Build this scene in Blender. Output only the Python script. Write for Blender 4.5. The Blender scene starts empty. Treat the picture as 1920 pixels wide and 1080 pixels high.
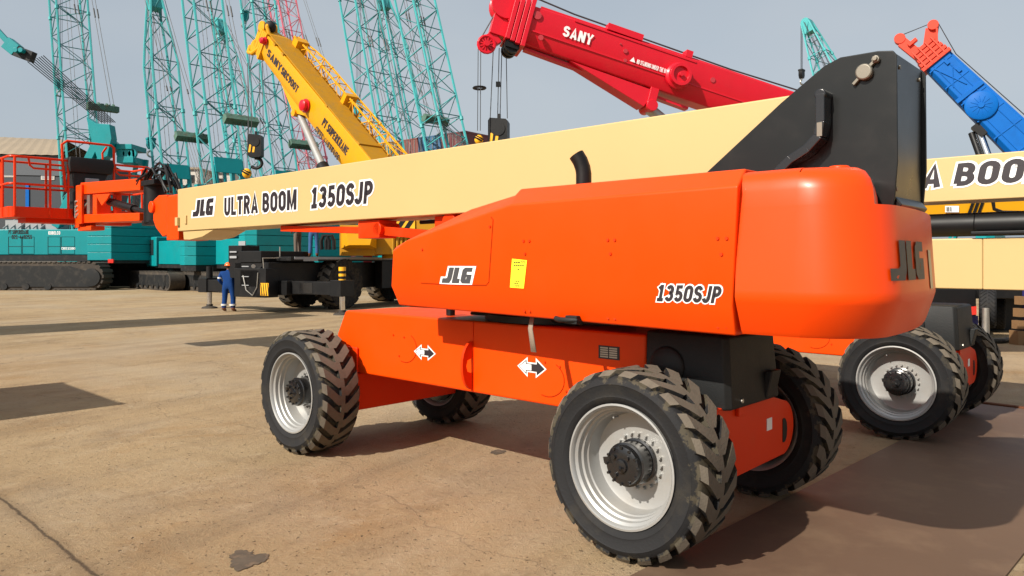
import bpy, bmesh, math, random
from mathutils import Vector, Matrix
random.seed(7)
S = bpy.context.scene
COL = S.collection
# ------------------------------------------------------------------ camera
F, CAMH, HY = 1400.0, 1.79, 490.0          # focal length in photo pixels, eye height, horizon row
cam = bpy.data.cameras.new('camera'); co = bpy.data.objects.new('camera', cam); COL.objects.link(co)
co.location = (0, 0, CAMH); co.rotation_euler = (math.pi/2, 0, 0)
cam.sensor_width = 36; cam.lens = F/1920*36; cam.shift_y = -(540-HY)/1920
cam.clip_end = 3000; cam.clip_start = .05
S.camera = co
# ------------------------------------------------------------------ light
SUN_EL = math.radians(37.5); SUN_AZ = math.atan2(.69, .725)      # direction the light travels, on the ground
w = bpy.data.worlds.new('World'); S.world = w; w.use_nodes = True
nt = w.node_tree; bg = nt.nodes['Background']
sky = nt.nodes.new('ShaderNodeTexSky'); sky.sky_type = 'NISHITA'; sky.sun_disc = False
sky.sun_elevation = SUN_EL; sky.sun_rotation = math.atan2(-.725, -.69)
sky.air_density = 1.0; sky.dust_density = 4.0; sky.ozone_density = 2.0; sky.altitude = 0
hs = nt.nodes.new('ShaderNodeHueSaturation'); hs.inputs['Saturation'].default_value = .55
mx = nt.nodes.new('ShaderNodeMix'); mx.data_type = 'RGBA'; mx.inputs['Factor'].default_value = .62
mx.inputs['B'].default_value = (3.15, 3.72, 4.25, 1)             # pale grey-blue haze of the sky
nt.links.new(sky.outputs[0], hs.inputs['Color']); nt.links.new(hs.outputs[0], mx.inputs['A'])
tcw = nt.nodes.new('ShaderNodeTexCoord'); nzw = nt.nodes.new('ShaderNodeTexNoise'); nzw.inputs['Scale'].default_value = 1.6; nzw.inputs['Detail'].default_value = 4
mpw = nt.nodes.new('ShaderNodeMapping'); mpw.inputs['Scale'].default_value = (1, 1, 2.4); nt.links.new(tcw.outputs['Generated'], mpw.inputs[0]); nt.links.new(mpw.outputs[0], nzw.inputs['Vector'])
rw = nt.nodes.new('ShaderNodeMapRange'); rw.inputs[1].default_value = .4; rw.inputs[2].default_value = .7; rw.inputs[4].default_value = .45; nt.links.new(nzw.outputs[0], rw.inputs[0])
m3w = nt.nodes.new('ShaderNodeMix'); m3w.data_type = 'RGBA'; m3w.inputs['B'].default_value = (4.1, 4.35, 4.55, 1); nt.links.new(rw.outputs[0], m3w.inputs['Factor']); nt.links.new(mx.outputs['Result'], m3w.inputs['A'])
nt.links.new(m3w.outputs['Result'], bg.inputs[0])
bg.inputs[1].default_value = .085
sl = bpy.data.lights.new('sun', 'SUN'); so = bpy.data.objects.new('sun', sl); COL.objects.link(so)
sl.energy = 3.8; sl.angle = math.radians(.6); sl.color = (1, .93, .82)
d = Vector((math.cos(SUN_AZ)*math.cos(SUN_EL), math.sin(SUN_AZ)*math.cos(SUN_EL), -math.sin(SUN_EL)))
so.rotation_euler = d.to_track_quat('-Z', 'Y').to_euler(); so.location = (-20, -20, 30)
S.view_settings.view_transform = 'Standard'; S.view_settings.look = 'None'
S.view_settings.exposure = .75; S.view_settings.gamma = 1
S.cycles.use_denoising = True; S.cycles.max_bounces = 6; S.cycles.caustics_reflective = False

# ------------------------------------------------------------------ helpers
U = Vector((-.7325, .6808, 0)); V = Vector((.6808, .7325, 0)); R0 = Vector((.636, 4.43, 0)); Z = Vector((0, 0, 1))
def at(px, py, Y):                       # world point seen at a photo pixel at depth Y
    return Vector(((px-960)/F*Y, Y, CAMH+(HY-py)/F*Y))
def st(px, py, t):                       # (s, z) in the lift's frame on its plane t
    k = (px-960)/F; dd = (t+R0.dot(V))/(k*V.x+V.y); P = Vector((k*dd, dd, 0))
    return (P-R0).dot(U), CAMH+(HY-py)/F*dd
def gnd(px, py, z=0):
    dd = (CAMH-z)*F/(py-HY); return Vector(((px-960)/F*dd, dd, z))

def mat(name, col, rough=.5, metal=0, coat=0, var=.12, vscale=3.0, bump=0, bscale=40, dirt=None, dirt_amt=.3, dscale=2.5, spec=.5):
    m = bpy.data.materials.new(name); m.use_nodes = True; n = m.node_tree.nodes; l = m.node_tree.links
    p = n['Principled BSDF']; p.inputs['Roughness'].default_value = rough; p.inputs['Metallic'].default_value = metal
    p.inputs['Specular IOR Level'].default_value = spec; p.inputs['Coat Weight'].default_value = coat; p.inputs['Coat Roughness'].default_value = .12
    tc = n.new('ShaderNodeTexCoord')
    nz = n.new('ShaderNodeTexNoise'); nz.inputs['Scale'].default_value = vscale; nz.inputs['Detail'].default_value = 6
    l.new(tc.outputs['Object'], nz.inputs['Vector'])
    mixn = n.new('ShaderNodeMix'); mixn.data_type = 'RGBA'
    mixn.inputs['A'].default_value = tuple(c*(1-var) for c in col)+(1,); mixn.inputs['B'].default_value = tuple(min(1, c*(1+var)) for c in col)+(1,)
    l.new(nz.outputs[0], mixn.inputs['Factor']); out = mixn.outputs['Result']
    if dirt:
        n2 = n.new('ShaderNodeTexNoise'); n2.inputs['Scale'].default_value = dscale; n2.inputs['Detail'].default_value = 8; n2.inputs['Roughness'].default_value = .65
        l.new(tc.outputs['Object'], n2.inputs['Vector'])
        r = n.new('ShaderNodeMapRange'); r.inputs[1].default_value = .5; r.inputs[2].default_value = .68; r.inputs[4].default_value = dirt_amt
        l.new(n2.outputs[0], r.inputs[0])
        m2 = n.new('ShaderNodeMix'); m2.data_type = 'RGBA'; m2.inputs['B'].default_value = dirt+(1,)
        l.new(r.outputs[0], m2.inputs['Factor']); l.new(out, m2.inputs['A']); out = m2.outputs['Result']
    l.new(out, p.inputs['Base Color'])
    mr = n.new('ShaderNodeMapRange'); mr.inputs[3].default_value = max(0, rough-.08); mr.inputs[4].default_value = min(1, rough+.1)
    l.new(nz.outputs[0], mr.inputs[0]); l.new(mr.outputs[0], p.inputs['Roughness'])
    if bump:
        n3 = n.new('ShaderNodeTexNoise'); n3.inputs['Scale'].default_value = bscale; n3.inputs['Detail'].default_value = 5
        l.new(tc.outputs['Object'], n3.inputs['Vector'])
        b = n.new('ShaderNodeBump'); b.inputs['Strength'].default_value = bump; b.inputs['Distance'].default_value = .01
        l.new(n3.outputs[0], b.inputs['Height']); l.new(b.outputs[0], p.inputs['Normal'])
    return m
TAN = (.30, .22, .13)
M = dict(
 orange=mat('orange paint', (.80, .058, .0), .42, coat=.03, spec=.22, var=.05, dirt=(.50, .07, .01), dirt_amt=.12),
 orange_gloss=mat('glossy orange paint', (.80, .056, .0), .36, coat=.06, spec=.3, var=.04, vscale=1.5),
 orange_red=mat('red orange paint', (.70, .035, .001), .45, coat=.03, spec=.2, var=.06, dirt=(.4, .12, .05), dirt_amt=.15),
 cream=mat('cream paint', (.545, .385, .168), .42, coat=.15, var=.03, vscale=1.2, dirt=(.55, .40, .18), dirt_amt=.08),
 charcoal=mat('charcoal paint', (.010, .011, .011), .30, coat=.05, spec=.3, var=.1, dirt=(.022, .021, .019), dirt_amt=.4, dscale=3),
 black_plastic=mat('black plastic', (.012, .013, .0135), .55, spec=.3, var=.2, bump=.15, bscale=90, dirt=(.07, .06, .048), dirt_amt=.15),
 black=mat('black paint', (.006, .006, .0065), .45, spec=.3, var=.2, dirt=(.05, .042, .035), dirt_amt=.15),
 black_gloss=mat('gloss black paint', (.01, .01, .011), .22, var=.2, coat=.4),
 decal_black=mat('black decal', (.022, .016, .02), .45),
 decal_white=mat('white decal', (.80, .80, .80), .45, var=.02),
 grey_letter=mat('grey moulded letters', (.055, .055, .06), .5),
 rubber=mat('rubber', (.022, .022, .023), .75, var=.25, bump=.2, bscale=60, dirt=(.17, .14, .085), dirt_amt=.45, dscale=5),
 rubber_clean=mat('clean rubber', (.016, .016, .017), .7, var=.25, bump=.2, bscale=60, dirt=(.10, .085, .06), dirt_amt=.3, dscale=3),
 lug=mat('dusty lug rubber', (.135, .114, .088), .88, spec=.2, var=.16, vscale=14, bump=.35, bscale=90, dirt=(.095, .08, .064), dirt_amt=.5, dscale=16),
 silver=mat('silver wheel paint', (.39, .39, .38), .42, metal=.45, var=.05, dirt=(.35, .31, .26), dirt_amt=.35, dscale=4),
 chrome=mat('chrome rod', (.75, .75, .75), .15, metal=1, var=.03),
 steel=mat('bare steel', (.42, .40, .36), .4, metal=.8, var=.1),
 zinc=mat('zinc plated steel', (.20, .18, .145), .45, metal=.5, var=.15),
 yellow_note=mat('yellow paper', (.88, .80, .02), .6, var=.03),
 strap=mat('grey webbing', (.26, .20, .15), .9, bump=.3, bscale=150),
 yellow=mat('yellow paint', (.66, .305, .002), .45, coat=.05, spec=.3, var=.06, dirt=(.4, .22, .04), dirt_amt=.25),
 yellow_dark=mat('worn and shaded yellow paint', (.42, .20, .008), .6, spec=.2, var=.1, dirt=(.28, .17, .05), dirt_amt=.5),  # darker yellow, also puts shade into the upper body's colour
 hazard_yellow=mat('hazard yellow', (.85, .42, .01), .5),
 red=mat('red paint', (.60, .008, .022), .32, coat=.1, spec=.3, var=.06, dirt=(.45, .03, .03), dirt_amt=.2),
 red_dark=mat('dull red paint', (.42, .03, .04), .5, var=.15),
 seam=mat('dark orange seam', (.30, .022, .0), .7, spec=.1), blue=mat('blue paint', (.001, .11, .42), .5, coat=.0, spec=.15, var=.06, dirt=(.002, .07, .27), dirt_amt=.3),
 coral=mat('coral red paint', (.62, .05, .022), .5, spec=.25, var=.08),
 teal=mat('teal paint', (.002, .235, .255), .4, coat=.08, spec=.3, var=.06, vscale=1.5, dirt=(.02, .16, .17), dirt_amt=.3, dscale=1.2),
 teal_lace_shaded=mat('grimy and shaded lattice lacing', (.03, .17, .18), .6, spec=.3, var=.2), teal_light=mat('light teal lattice paint', (.06, .36, .37), .5, spec=.3, var=.15, vscale=.8, dirt=(.12, .22, .20), dirt_amt=.45, dscale=2),  # lacing darker than the chords: backlit shade put into its colour
 teal_worn=mat('worn green paint', (.085, .16, .125), .8, spec=.2, var=.4, vscale=4, dirt=(.10, .075, .045), dirt_amt=.95, dscale=2.2),
 pink=mat('faded red lattice paint', (.50, .10, .14), .5, var=.15),
 cable=mat('dark wire rope', (.05, .052, .055), .55, metal=.3),
 track=mat('dusty crawler steel', (.040, .032, .025), .8, var=.3, vscale=6, bump=.4, bscale=20, dirt=(.11, .085, .055), dirt_amt=.5, dscale=1.5),
 track_frame=mat('dark crawler frame', (.011, .012, .013), .6, spec=.3, var=.2, dirt=(.09, .075, .06), dirt_amt=.3),
 glass=mat('dark glass', (.02, .025, .028), .08, coat=.5),
 roof=mat('beige sheet roof', (.31, .24, .16), .7, var=.12, vscale=.2),
 wall_grey=mat('dark slate wall', (.035, .042, .052), .7, var=.1, vscale=.4),
 clad=mat('slate cladding', (.085, .095, .11), .7, var=.1, vscale=.4), wall_pale=mat('pale grey wall', (.30, .31, .32), .7, var=.1, vscale=.4),
 wall_white=mat('off white wall', (.55, .50, .44), .8, var=.1, vscale=.4),
 concrete_wall=mat('grey concrete wall', (.20, .19, .175), .85, var=.2, vscale=.8),
 coverall=mat('blue coverall cloth', (.008, .04, .16), .9, spec=.15, var=.15, vscale=9),
 jeans=mat('denim', (.03, .09, .22), .85, var=.15, vscale=9), purple=mat('violet shirt cloth', (.05, .04, .20), .85), khaki=mat('grey brown cloth', (.12, .09, .07), .9),
 skin=mat('skin', (.25, .12, .07), .55), boot=mat('brown leather', (.16, .055, .022), .6), hair=mat('black hair', (.012, .01, .01), .6),
 helmet=mat('orange safety helmet', (.85, .14, .01), .35), reflective=mat('silver reflective tape', (.6, .6, .58), .4),
 leaf=mat('palm leaf', (.045, .085, .02), .6, var=.5, vscale=3), bark=mat('bark', (.14, .10, .07), .9, var=.3), twig=mat('bare twig', (.13, .10, .085), .9),
 lamp_red=mat('red tail lamp', (.65, .03, .02), .25), lamp_amber=mat('amber lamp', (.8, .25, .02), .25),
 navy=mat('navy paint', (.018, .02, .13), .5, var=.1), wood=mat('timber blocks', (.20, .11, .045), .8, var=.2),
)
def mud_rubber(name, amt):
    m = mat(name, (.015, .015, .016), .75, spec=.25, var=.3, bump=.25, bscale=60, dirt=(.05, .042, .03), dirt_amt=.35, dscale=4); n = m.node_tree.nodes; l = m.node_tree.links; p = n['Principled BSDF']
    tc = n.new('ShaderNodeTexCoord'); sx = n.new('ShaderNodeSeparateXYZ'); cx = n.new('ShaderNodeCombineXYZ'); ln = n.new('ShaderNodeVectorMath'); ln.operation = 'LENGTH'
    l.new(tc.outputs['Object'], sx.inputs[0]); l.new(sx.outputs[0], cx.inputs[0]); l.new(sx.outputs[2], cx.inputs[2]); l.new(cx.outputs[0], ln.inputs[0])
    r = n.new('ShaderNodeMapRange'); r.inputs[1].default_value = .44; r.inputs[2].default_value = .53; r.inputs[3].default_value = -.22; r.inputs[4].default_value = .02; l.new(ln.outputs['Value'], r.inputs[0])
    nz = n.new('ShaderNodeTexNoise'); nz.inputs['Scale'].default_value = 7; nz.inputs['Detail'].default_value = 8; nz.inputs['Roughness'].default_value = .7; l.new(tc.outputs['Object'], nz.inputs['Vector'])
    ad = n.new('ShaderNodeMath'); ad.operation = 'ADD'; l.new(r.outputs[0], ad.inputs[0]); l.new(nz.outputs[0], ad.inputs[1])
    th = n.new('ShaderNodeMapRange'); th.inputs[1].default_value = .5; th.inputs[2].default_value = .54; th.inputs[4].default_value = amt; l.new(ad.outputs[0], th.inputs[0])
    mx = n.new('ShaderNodeMix'); mx.data_type = 'RGBA'; mx.inputs['B'].default_value = (.11, .09, .055, 1)
    src = p.inputs['Base Color'].links[0].from_socket; l.new(src, mx.inputs['A']); l.new(th.outputs[0], mx.inputs['Factor']); l.new(mx.outputs['Result'], p.inputs['Base Color']); return m
M['rubber'] = mud_rubber('rubber with dried mud', .5); M['rubber_clean'] = mud_rubber('clean rubber', .25)
def cont_mat(i, c): return mat('corrugated container %d' % i, c, .6, var=.15, vscale=.6, dirt=(.16, .08, .05), dirt_amt=.4, dscale=.5)

class MB:
    def __init__(s, xf=None): s.v = []; s.f = []; s.mi = []; s.xf = xf
    def add(s, vs, fs, mi=0):
        b = len(s.v)
        for p in vs:
            p = Vector(p); s.v.append(s.xf(p) if s.xf else p)
        for f in fs: s.f.append([b+i for i in f]); s.mi.append(mi)
    def cub(s, x0, x1, y0, y1, z0, z1, mi=0):
        s.add([(x, y, z) for z in (z0, z1) for y in (y0, y1) for x in (x0, x1)],
              [(0, 2, 3, 1), (4, 5, 7, 6), (0, 1, 5, 4), (2, 6, 7, 3), (0, 4, 6, 2), (1, 3, 7, 5)], mi)
    def obox(s, c, ax, ay, az, mi=0):          # centre and three half-extent vectors
        c = Vector(c); ax = Vector(ax); ay = Vector(ay); az = Vector(az)
        s.add([c+ax*i+ay*j+az*k for k in (-1, 1) for j in (-1, 1) for i in (-1, 1)],
              [(0, 2, 3, 1), (4, 5, 7, 6), (0, 1, 5, 4), (2, 6, 7, 3), (0, 4, 6, 2), (1, 3, 7, 5)], mi)
    def prism(s, poly, ax, a, b, mi=0):
        mk = {'y': lambda p, q: (p[0], q, p[1]), 'x': lambda p, q: (q, p[0], p[1]), 'z': lambda p, q: (p[0], p[1], q)}[ax]
        n = len(poly)
        s.add([mk(p, a) for p in poly]+[mk(p, b) for p in poly],
              [list(range(n)), list(range(2*n-1, n-1, -1))]+[(i, (i+1) % n, n+(i+1) % n, n+i) for i in range(n)], mi)
    def loft(s, rings, mi=0, cap0=True, cap1=True):
        n = len(rings[0]); vs = [p for r in rings for p in r]; fs = []
        for k in range(len(rings)-1):
            for i in range(n):
                j = (i+1) % n; fs.append((k*n+i, k*n+j, (k+1)*n+j, (k+1)*n+i))
        if cap0: fs.append(list(range(n)))
        if cap1: fs.append([(len(rings)-1)*n+i for i in range(n)][::-1])
        s.add(vs, fs, mi)
    def tube(s, p0, p1, r0, r1=None, n=8, mi=0, cap=True):
        p0 = Vector(p0); p1 = Vector(p1); dd = p1-p0
        if dd.length < 1e-6: return
        dd.normalize(); a = dd.orthogonal().normalized(); b = dd.cross(a); r1 = r0 if r1 is None else r1
        ring = lambda p, r: [p+(a*math.cos(2*math.pi*i/n)+b*math.sin(2*math.pi*i/n))*r for i in range(n)]
        s.loft([ring(p0, r0), ring(p1, r1)], mi, cap, cap)
    def path(s, pts, r, n=8, mi=0, closed=False, r_fn=None):
        pts = [Vector(p) for p in pts]; rings = []; N = len(pts); prev = None
        for i, p in enumerate(pts):
            q0 = pts[i-1] if (i or closed) else p; q1 = pts[(i+1) % N] if (i < N-1 or closed) else p
            dd = (q1-q0).normalized()
            a = prev-dd*prev.dot(dd) if prev else dd.orthogonal()
            if a.length < 1e-5: a = dd.orthogonal()
            a.normalize(); prev = a; b = dd.cross(a); rr = r_fn(i) if r_fn else r
            rings.append([p+(a*math.cos(2*math.pi*k/n)+b*math.sin(2*math.pi*k/n))*rr for k in range(n)])
        if closed: rings.append(rings[0]); s.loft(rings, mi, False, False)
        else: s.loft(rings, mi)
    def bar(s, p0, p1, w, h, up=Z, mi=0):
        p0 = Vector(p0); p1 = Vector(p1); dd = (p1-p0); side = dd.cross(up)
        if side.length < 1e-6: side = dd.orthogonal()
        side.normalize(); upv = side.cross(dd).normalized()
        s.obox((p0+p1)/2, dd/2, side*w/2, upv*h/2, mi)
    def lathe(s, prof, c, axis, n=32, mi=0, closed=False):   # prof: (radius, height along axis)
        c = Vector(c); ax = Vector(axis).normalized(); a = ax.orthogonal().normalized(); b = ax.cross(a)
        rings = [[c+ax*h+(a*math.cos(2*math.pi*i/n)+b*math.sin(2*math.pi*i/n))*max(r, 1e-4) for i in range(n)] for r, h in prof]
        if closed: rings.append(rings[0])
        s.loft(rings, mi, not closed, not closed)
    def ball(s, c, r, n=10, mi=0, sx=1, sy=1, sz=1):
        c = Vector(c); m_ = n//2+1
        s.loft([[c+Vector((math.cos(2*math.pi*i/n)*math.sin(math.pi*k/m_)*r*sx, math.sin(2*math.pi*i/n)*math.sin(math.pi*k/m_)*r*sy, -math.cos(math.pi*k/m_)*r*sz)) for i in range(n)] for k in range(1, m_)], mi)
    def mesh(s, name, mats, angle=35):
        me = bpy.data.meshes.new(name); bm = bmesh.new()
        vs = [bm.verts.new(p) for p in s.v]
        for f, mi in zip(s.f, s.mi):
            try: fc = bm.faces.new([vs[i] for i in f]); fc.material_index = mi; fc.smooth = True
            except ValueError: pass
        bmesh.ops.recalc_face_normals(bm, faces=bm.faces[:]); bm.to_mesh(me); bm.free()
        for m in (mats if isinstance(mats, (list, tuple)) else [mats]): me.materials.append(M[m] if isinstance(m, str) else m)
        me.set_sharp_from_angle(angle=math.radians(angle)); return me
    def build(s, name, mats, parent=None, bevel=0, seg=2, angle=35):
        o = bpy.data.objects.new(name, s.mesh(name, mats, angle)); COL.objects.link(o)
        if parent: o.parent = parent
        if bevel:
            b = o.modifiers.new('bevel', 'BEVEL'); b.width = bevel; b.segments = seg; b.limit_method = 'ANGLE'; b.angle_limit = math.radians(35); b.harden_normals = True
        return o
def tag(o, label=None, cat=None, group=None, kind=None):
    if label: o['label'] = label
    if cat: o['category'] = cat
    if group: o['group'] = group
    if kind: o['kind'] = kind
    return o
def thing(name, label, cat, loc, rz=0, group=None):
    o = bpy.data.objects.new(name, None); COL.objects.link(o); o.empty_display_size = .2
    o.location = loc; o.rotation_euler = (0, 0, rz); return tag(o, label, cat, group)
def copy_tree(o, parent=None):
    c = o.copy(); COL.objects.link(c); c.parent = parent
    for ch in list(o.children): copy_tree(ch, c)
    return c
def _arc(cx, cy, rx, ry, a0, a1, n=8): return [(cx+rx*math.cos(math.radians(a0+(a1-a0)*i/n)), cy+ry*math.sin(math.radians(a0+(a1-a0)*i/n))) for i in range(n+1)]
_O = _arc(.29, .70, .19, .20, 0, 180)+_arc(.29, .30, .19, .20, 180, 360)+[(.48, .70)]
_b1 = _arc(.28, .70, .17, .20, 90, -90); _b2 = _arc(.29, .31, .19, .21, 90, -90)
GLY = {'A': (.60, [[(.09, 0), (.30, .97), (.51, 0)], [(.16, .27), (.44, .27)]]), 'B': (.58, [[(.10, .52), (.28, .52)], [(.10, .10), (.10, .90)]+_b1, _b2+[(.10, .10)]]),
 'C': (.56, [_arc(.29, .70, .19, .20, 0, 180)+_arc(.29, .30, .19, .20, 180, 360)]), 'D': (.58, [[(.1, .1), (.1, .9), (.26, .9)]+_arc(.28, .5, .2, .4, 90, -90)+[(.1, .1)]]),
 'E': (.50, [[(.45, .9), (.1, .9), (.1, .1), (.45, .1)], [(.1, .51), (.40, .51)]]), 'G': (.58, [_arc(.29, .70, .19, .20, 0, 180)+_arc(.29, .30, .19, .20, 180, 360)+[(.48, .47), (.30, .47)]]),
 'H': (.58, [[(.1, 0), (.1, 1)], [(.48, 0), (.48, 1)], [(.1, .5), (.48, .5)]]), 'I': (.22, [[(.11, 0), (.11, 1)]]), 'J': (.46, [[(.36, 1), (.36, .30)]+_arc(.20, .30, .16, .20, 0, -170)]),
 'K': (.58, [[(.1, 0), (.1, 1)], [(.12, .38), (.48, 1)], [(.22, .54), (.50, 0)]]), 'L': (.48, [[(.1, 1), (.1, .1), (.46, .1)]]), 'M': (.74, [[(.1, 0), (.1, 1)], [(.64, 0), (.64, 1)], [(.12, .97), (.37, .10), (.62, .97)]]),
 'N': (.60, [[(.1, 0), (.1, 1)], [(.50, 0), (.50, 1)], [(.12, .94), (.48, .06)]]), 'O': (.58, [_O]), 'P': (.54, [[(.1, 0), (.1, .9), (.26, .9)]+_arc(.27, .69, .18, .21, 90, -90)+[(.1, .48)]]),
 'R': (.58, [[(.1, 0), (.1, .9), (.26, .9)]+_arc(.27, .70, .18, .20, 90, -90)+[(.1, .50)], [(.28, .50), (.48, 0)]]),
 'S': (.56, [_arc(.28, .71, .18, .19, 10, 270)+_arc(.28, .31, .19, .21, 90, -170)]), 'T': (.52, [[(0, .9), (.52, .9)], [(.26, .9), (.26, 0)]]),
 'U': (.58, [[(.1, 1), (.1, .32)]+_arc(.29, .32, .19, .22, 180, 360)+[(.48, 1)]]), 'Y': (.56, [[(.06, 1), (.28, .46), (.50, 1)], [(.28, .46), (.28, 0)]]),
 '0': (.56, [_O]), '1': (.50, [[(.04, .09), (.46, .09)], [(.26, .1), (.26, 1)], [(.06, .76), (.26, .93)]]), '2': (.54, [_arc(.27, .70, .18, .20, 170, -20)+[(.10, .10), (.48, .10)]]),
 '3': (.54, [_arc(.26, .71, .17, .19, 165, -90)+_arc(.26, .31, .19, .21, 90, -165)]), '4': (.54, [[(.38, 0), (.38, .95), (.07, .28), (.50, .28)]]),
 '5': (.54, [[(.46, .9), (.14, .9), (.12, .50)]+_arc(.27, .33, .19, .23, 120, -160)]), '6': (.54, [_arc(.27, .31, .18, .21, 0, 360)+[(.45, .35)], [(.09, .3), (.12, .6), (.38, .95)]]),
 '8': (.54, [_arc(.27, .71, .16, .19, 0, 360), _arc(.27, .30, .18, .21, 0, 360)]), '9': (.54, [_arc(.27, .69, .18, .21, 0, 360), [(.45, .7), (.42, .4), (.16, .05)]]), '.': (.24, [[(.12, 0), (.12, .18)]]), ' ': (.30, []), '-': (.4, [[(.05, .5), (.35, .5)]])}
def layout(txt, gap=.10):
    out = []; x = 0
    for ch in txt:
        wd, st_k = GLY[ch]; out += [[(x+a, b) for a, b in k_] for k_ in st_k]; x += wd+(gap if ch != ' ' else 0)
    return out, x-gap
def ribbon(pts, hw):
    L = []; Rr = []; n = len(pts)
    for i in range(n):
        p = Vector(pts[i]); a = Vector(pts[max(0, i-1)]); c = Vector(pts[min(n-1, i+1)])
        d0 = (p-a) if i else (c-p); d1 = (c-p) if i < n-1 else (p-a)
        if d0.length < 1e-6: d0 = d1
        if d1.length < 1e-6: d1 = d0
        d0 = d0.normalized(); d1 = d1.normalized(); m_ = d0+d1
        m_ = m_.normalized() if m_.length > 1e-4 else d0
        nrm = Vector((-m_.y, m_.x)); k_ = hw/max(.78, abs(nrm.dot(Vector((-d0.y, d0.x)))))
        L.append(p+nrm*k_); Rr.append(p-nrm*k_)
    return L, Rr
def lettering(parent, txt, O, X, Y, N, width, height, ink='decal_black', border=None, wt=.105, bw=.085, shear=0, lift=.003, name='lettering', xf=None):
    O, X, Y, N = Vector(O), Vector(X).normalized(), Vector(Y).normalized(), Vector(N).normalized(); mb = MB(xf)
    ks, W_ = layout(txt); sx = width/W_
    def put(pts, hw, ext, h, mi):
        pts = [Vector(p) for p in pts]
        if ext: pts[0] = pts[0]+(pts[0]-pts[1]).normalized()*ext; pts[-1] = pts[-1]+(pts[-1]-pts[-2]).normalized()*ext
        L, Rr = ribbon(pts, hw); n = len(pts)
        vs = [O+X*(p.x*sx+shear*p.y*height)+Y*(p.y*height)+N*h for p in L+Rr]
        mb.add(vs, [(i, i+1, n+i+1, n+i) for i in range(n-1)], mi)
    for i, k_ in enumerate(ks):
        if border: put(k_, wt+bw, bw, lift+(i % 6)*.0002, 1)
        put(k_, wt, 0, lift*(2 if border else 1)+(i % 6)*.0002, 0)
    o = mb.build(name, [ink, border] if border else [ink], parent); return o
LOGO = [[(.18, 1), (.36, 1), (.36, .25), (.30, 0), (0, 0), (0, .30), (.14, .30), (.18, .36)],
        [(.40, 1), (.58, 1), (.58, .28), (.68, .28), (.68, 0), (.40, 0)],
        [(.72, .85), (.80, 1), (1.08, 1), (1.08, .74), (.90, .74), (.90, .26), (.93, .26), (.93, .42), (.90, .42), (.90, .56), (1.10, .56), (1.10, 0), (.80, 0), (.72, .15)]]
def logo(parent, O, X, Y, N, width, height, ink='decal_black', border='decal_white', shear=.25, bw=.06, lift=.003, xf=None, surf=None):
    O, X, Y, N = Vector(O), Vector(X).normalized(), Vector(Y).normalized(), Vector(N).normalized(); mb = MB(xf)
    def P(x, y, h):
        if surf: return surf(x/1.1*width+shear*y*height, y*height, h)
        return O+X*(x/1.1*width+shear*y*height)+Y*(y*height)+N*h
    if border:
        mb.add([P(x, y, lift) for x, y in ((-.09, -.09), (1.19, -.09), (1.19, 1.09), (.1, 1.09), (.1, .4), (-.09, .4))], [(0, 1, 2, 3, 4, 5)], 1)
    for poly in LOGO: mb.add([P(x, y, lift*2) for x, y in poly], [list(range(len(poly)))], 0)
    return mb.build('lettering', [ink, border] if border else [ink], parent)
def tri_fix(o):
    bm = bmesh.new(); bm.from_mesh(o.data); bmesh.ops.triangulate(bm, faces=[f for f in bm.faces if len(f.verts) > 4]); bm.to_mesh(o.data); bm.free(); return o

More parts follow.
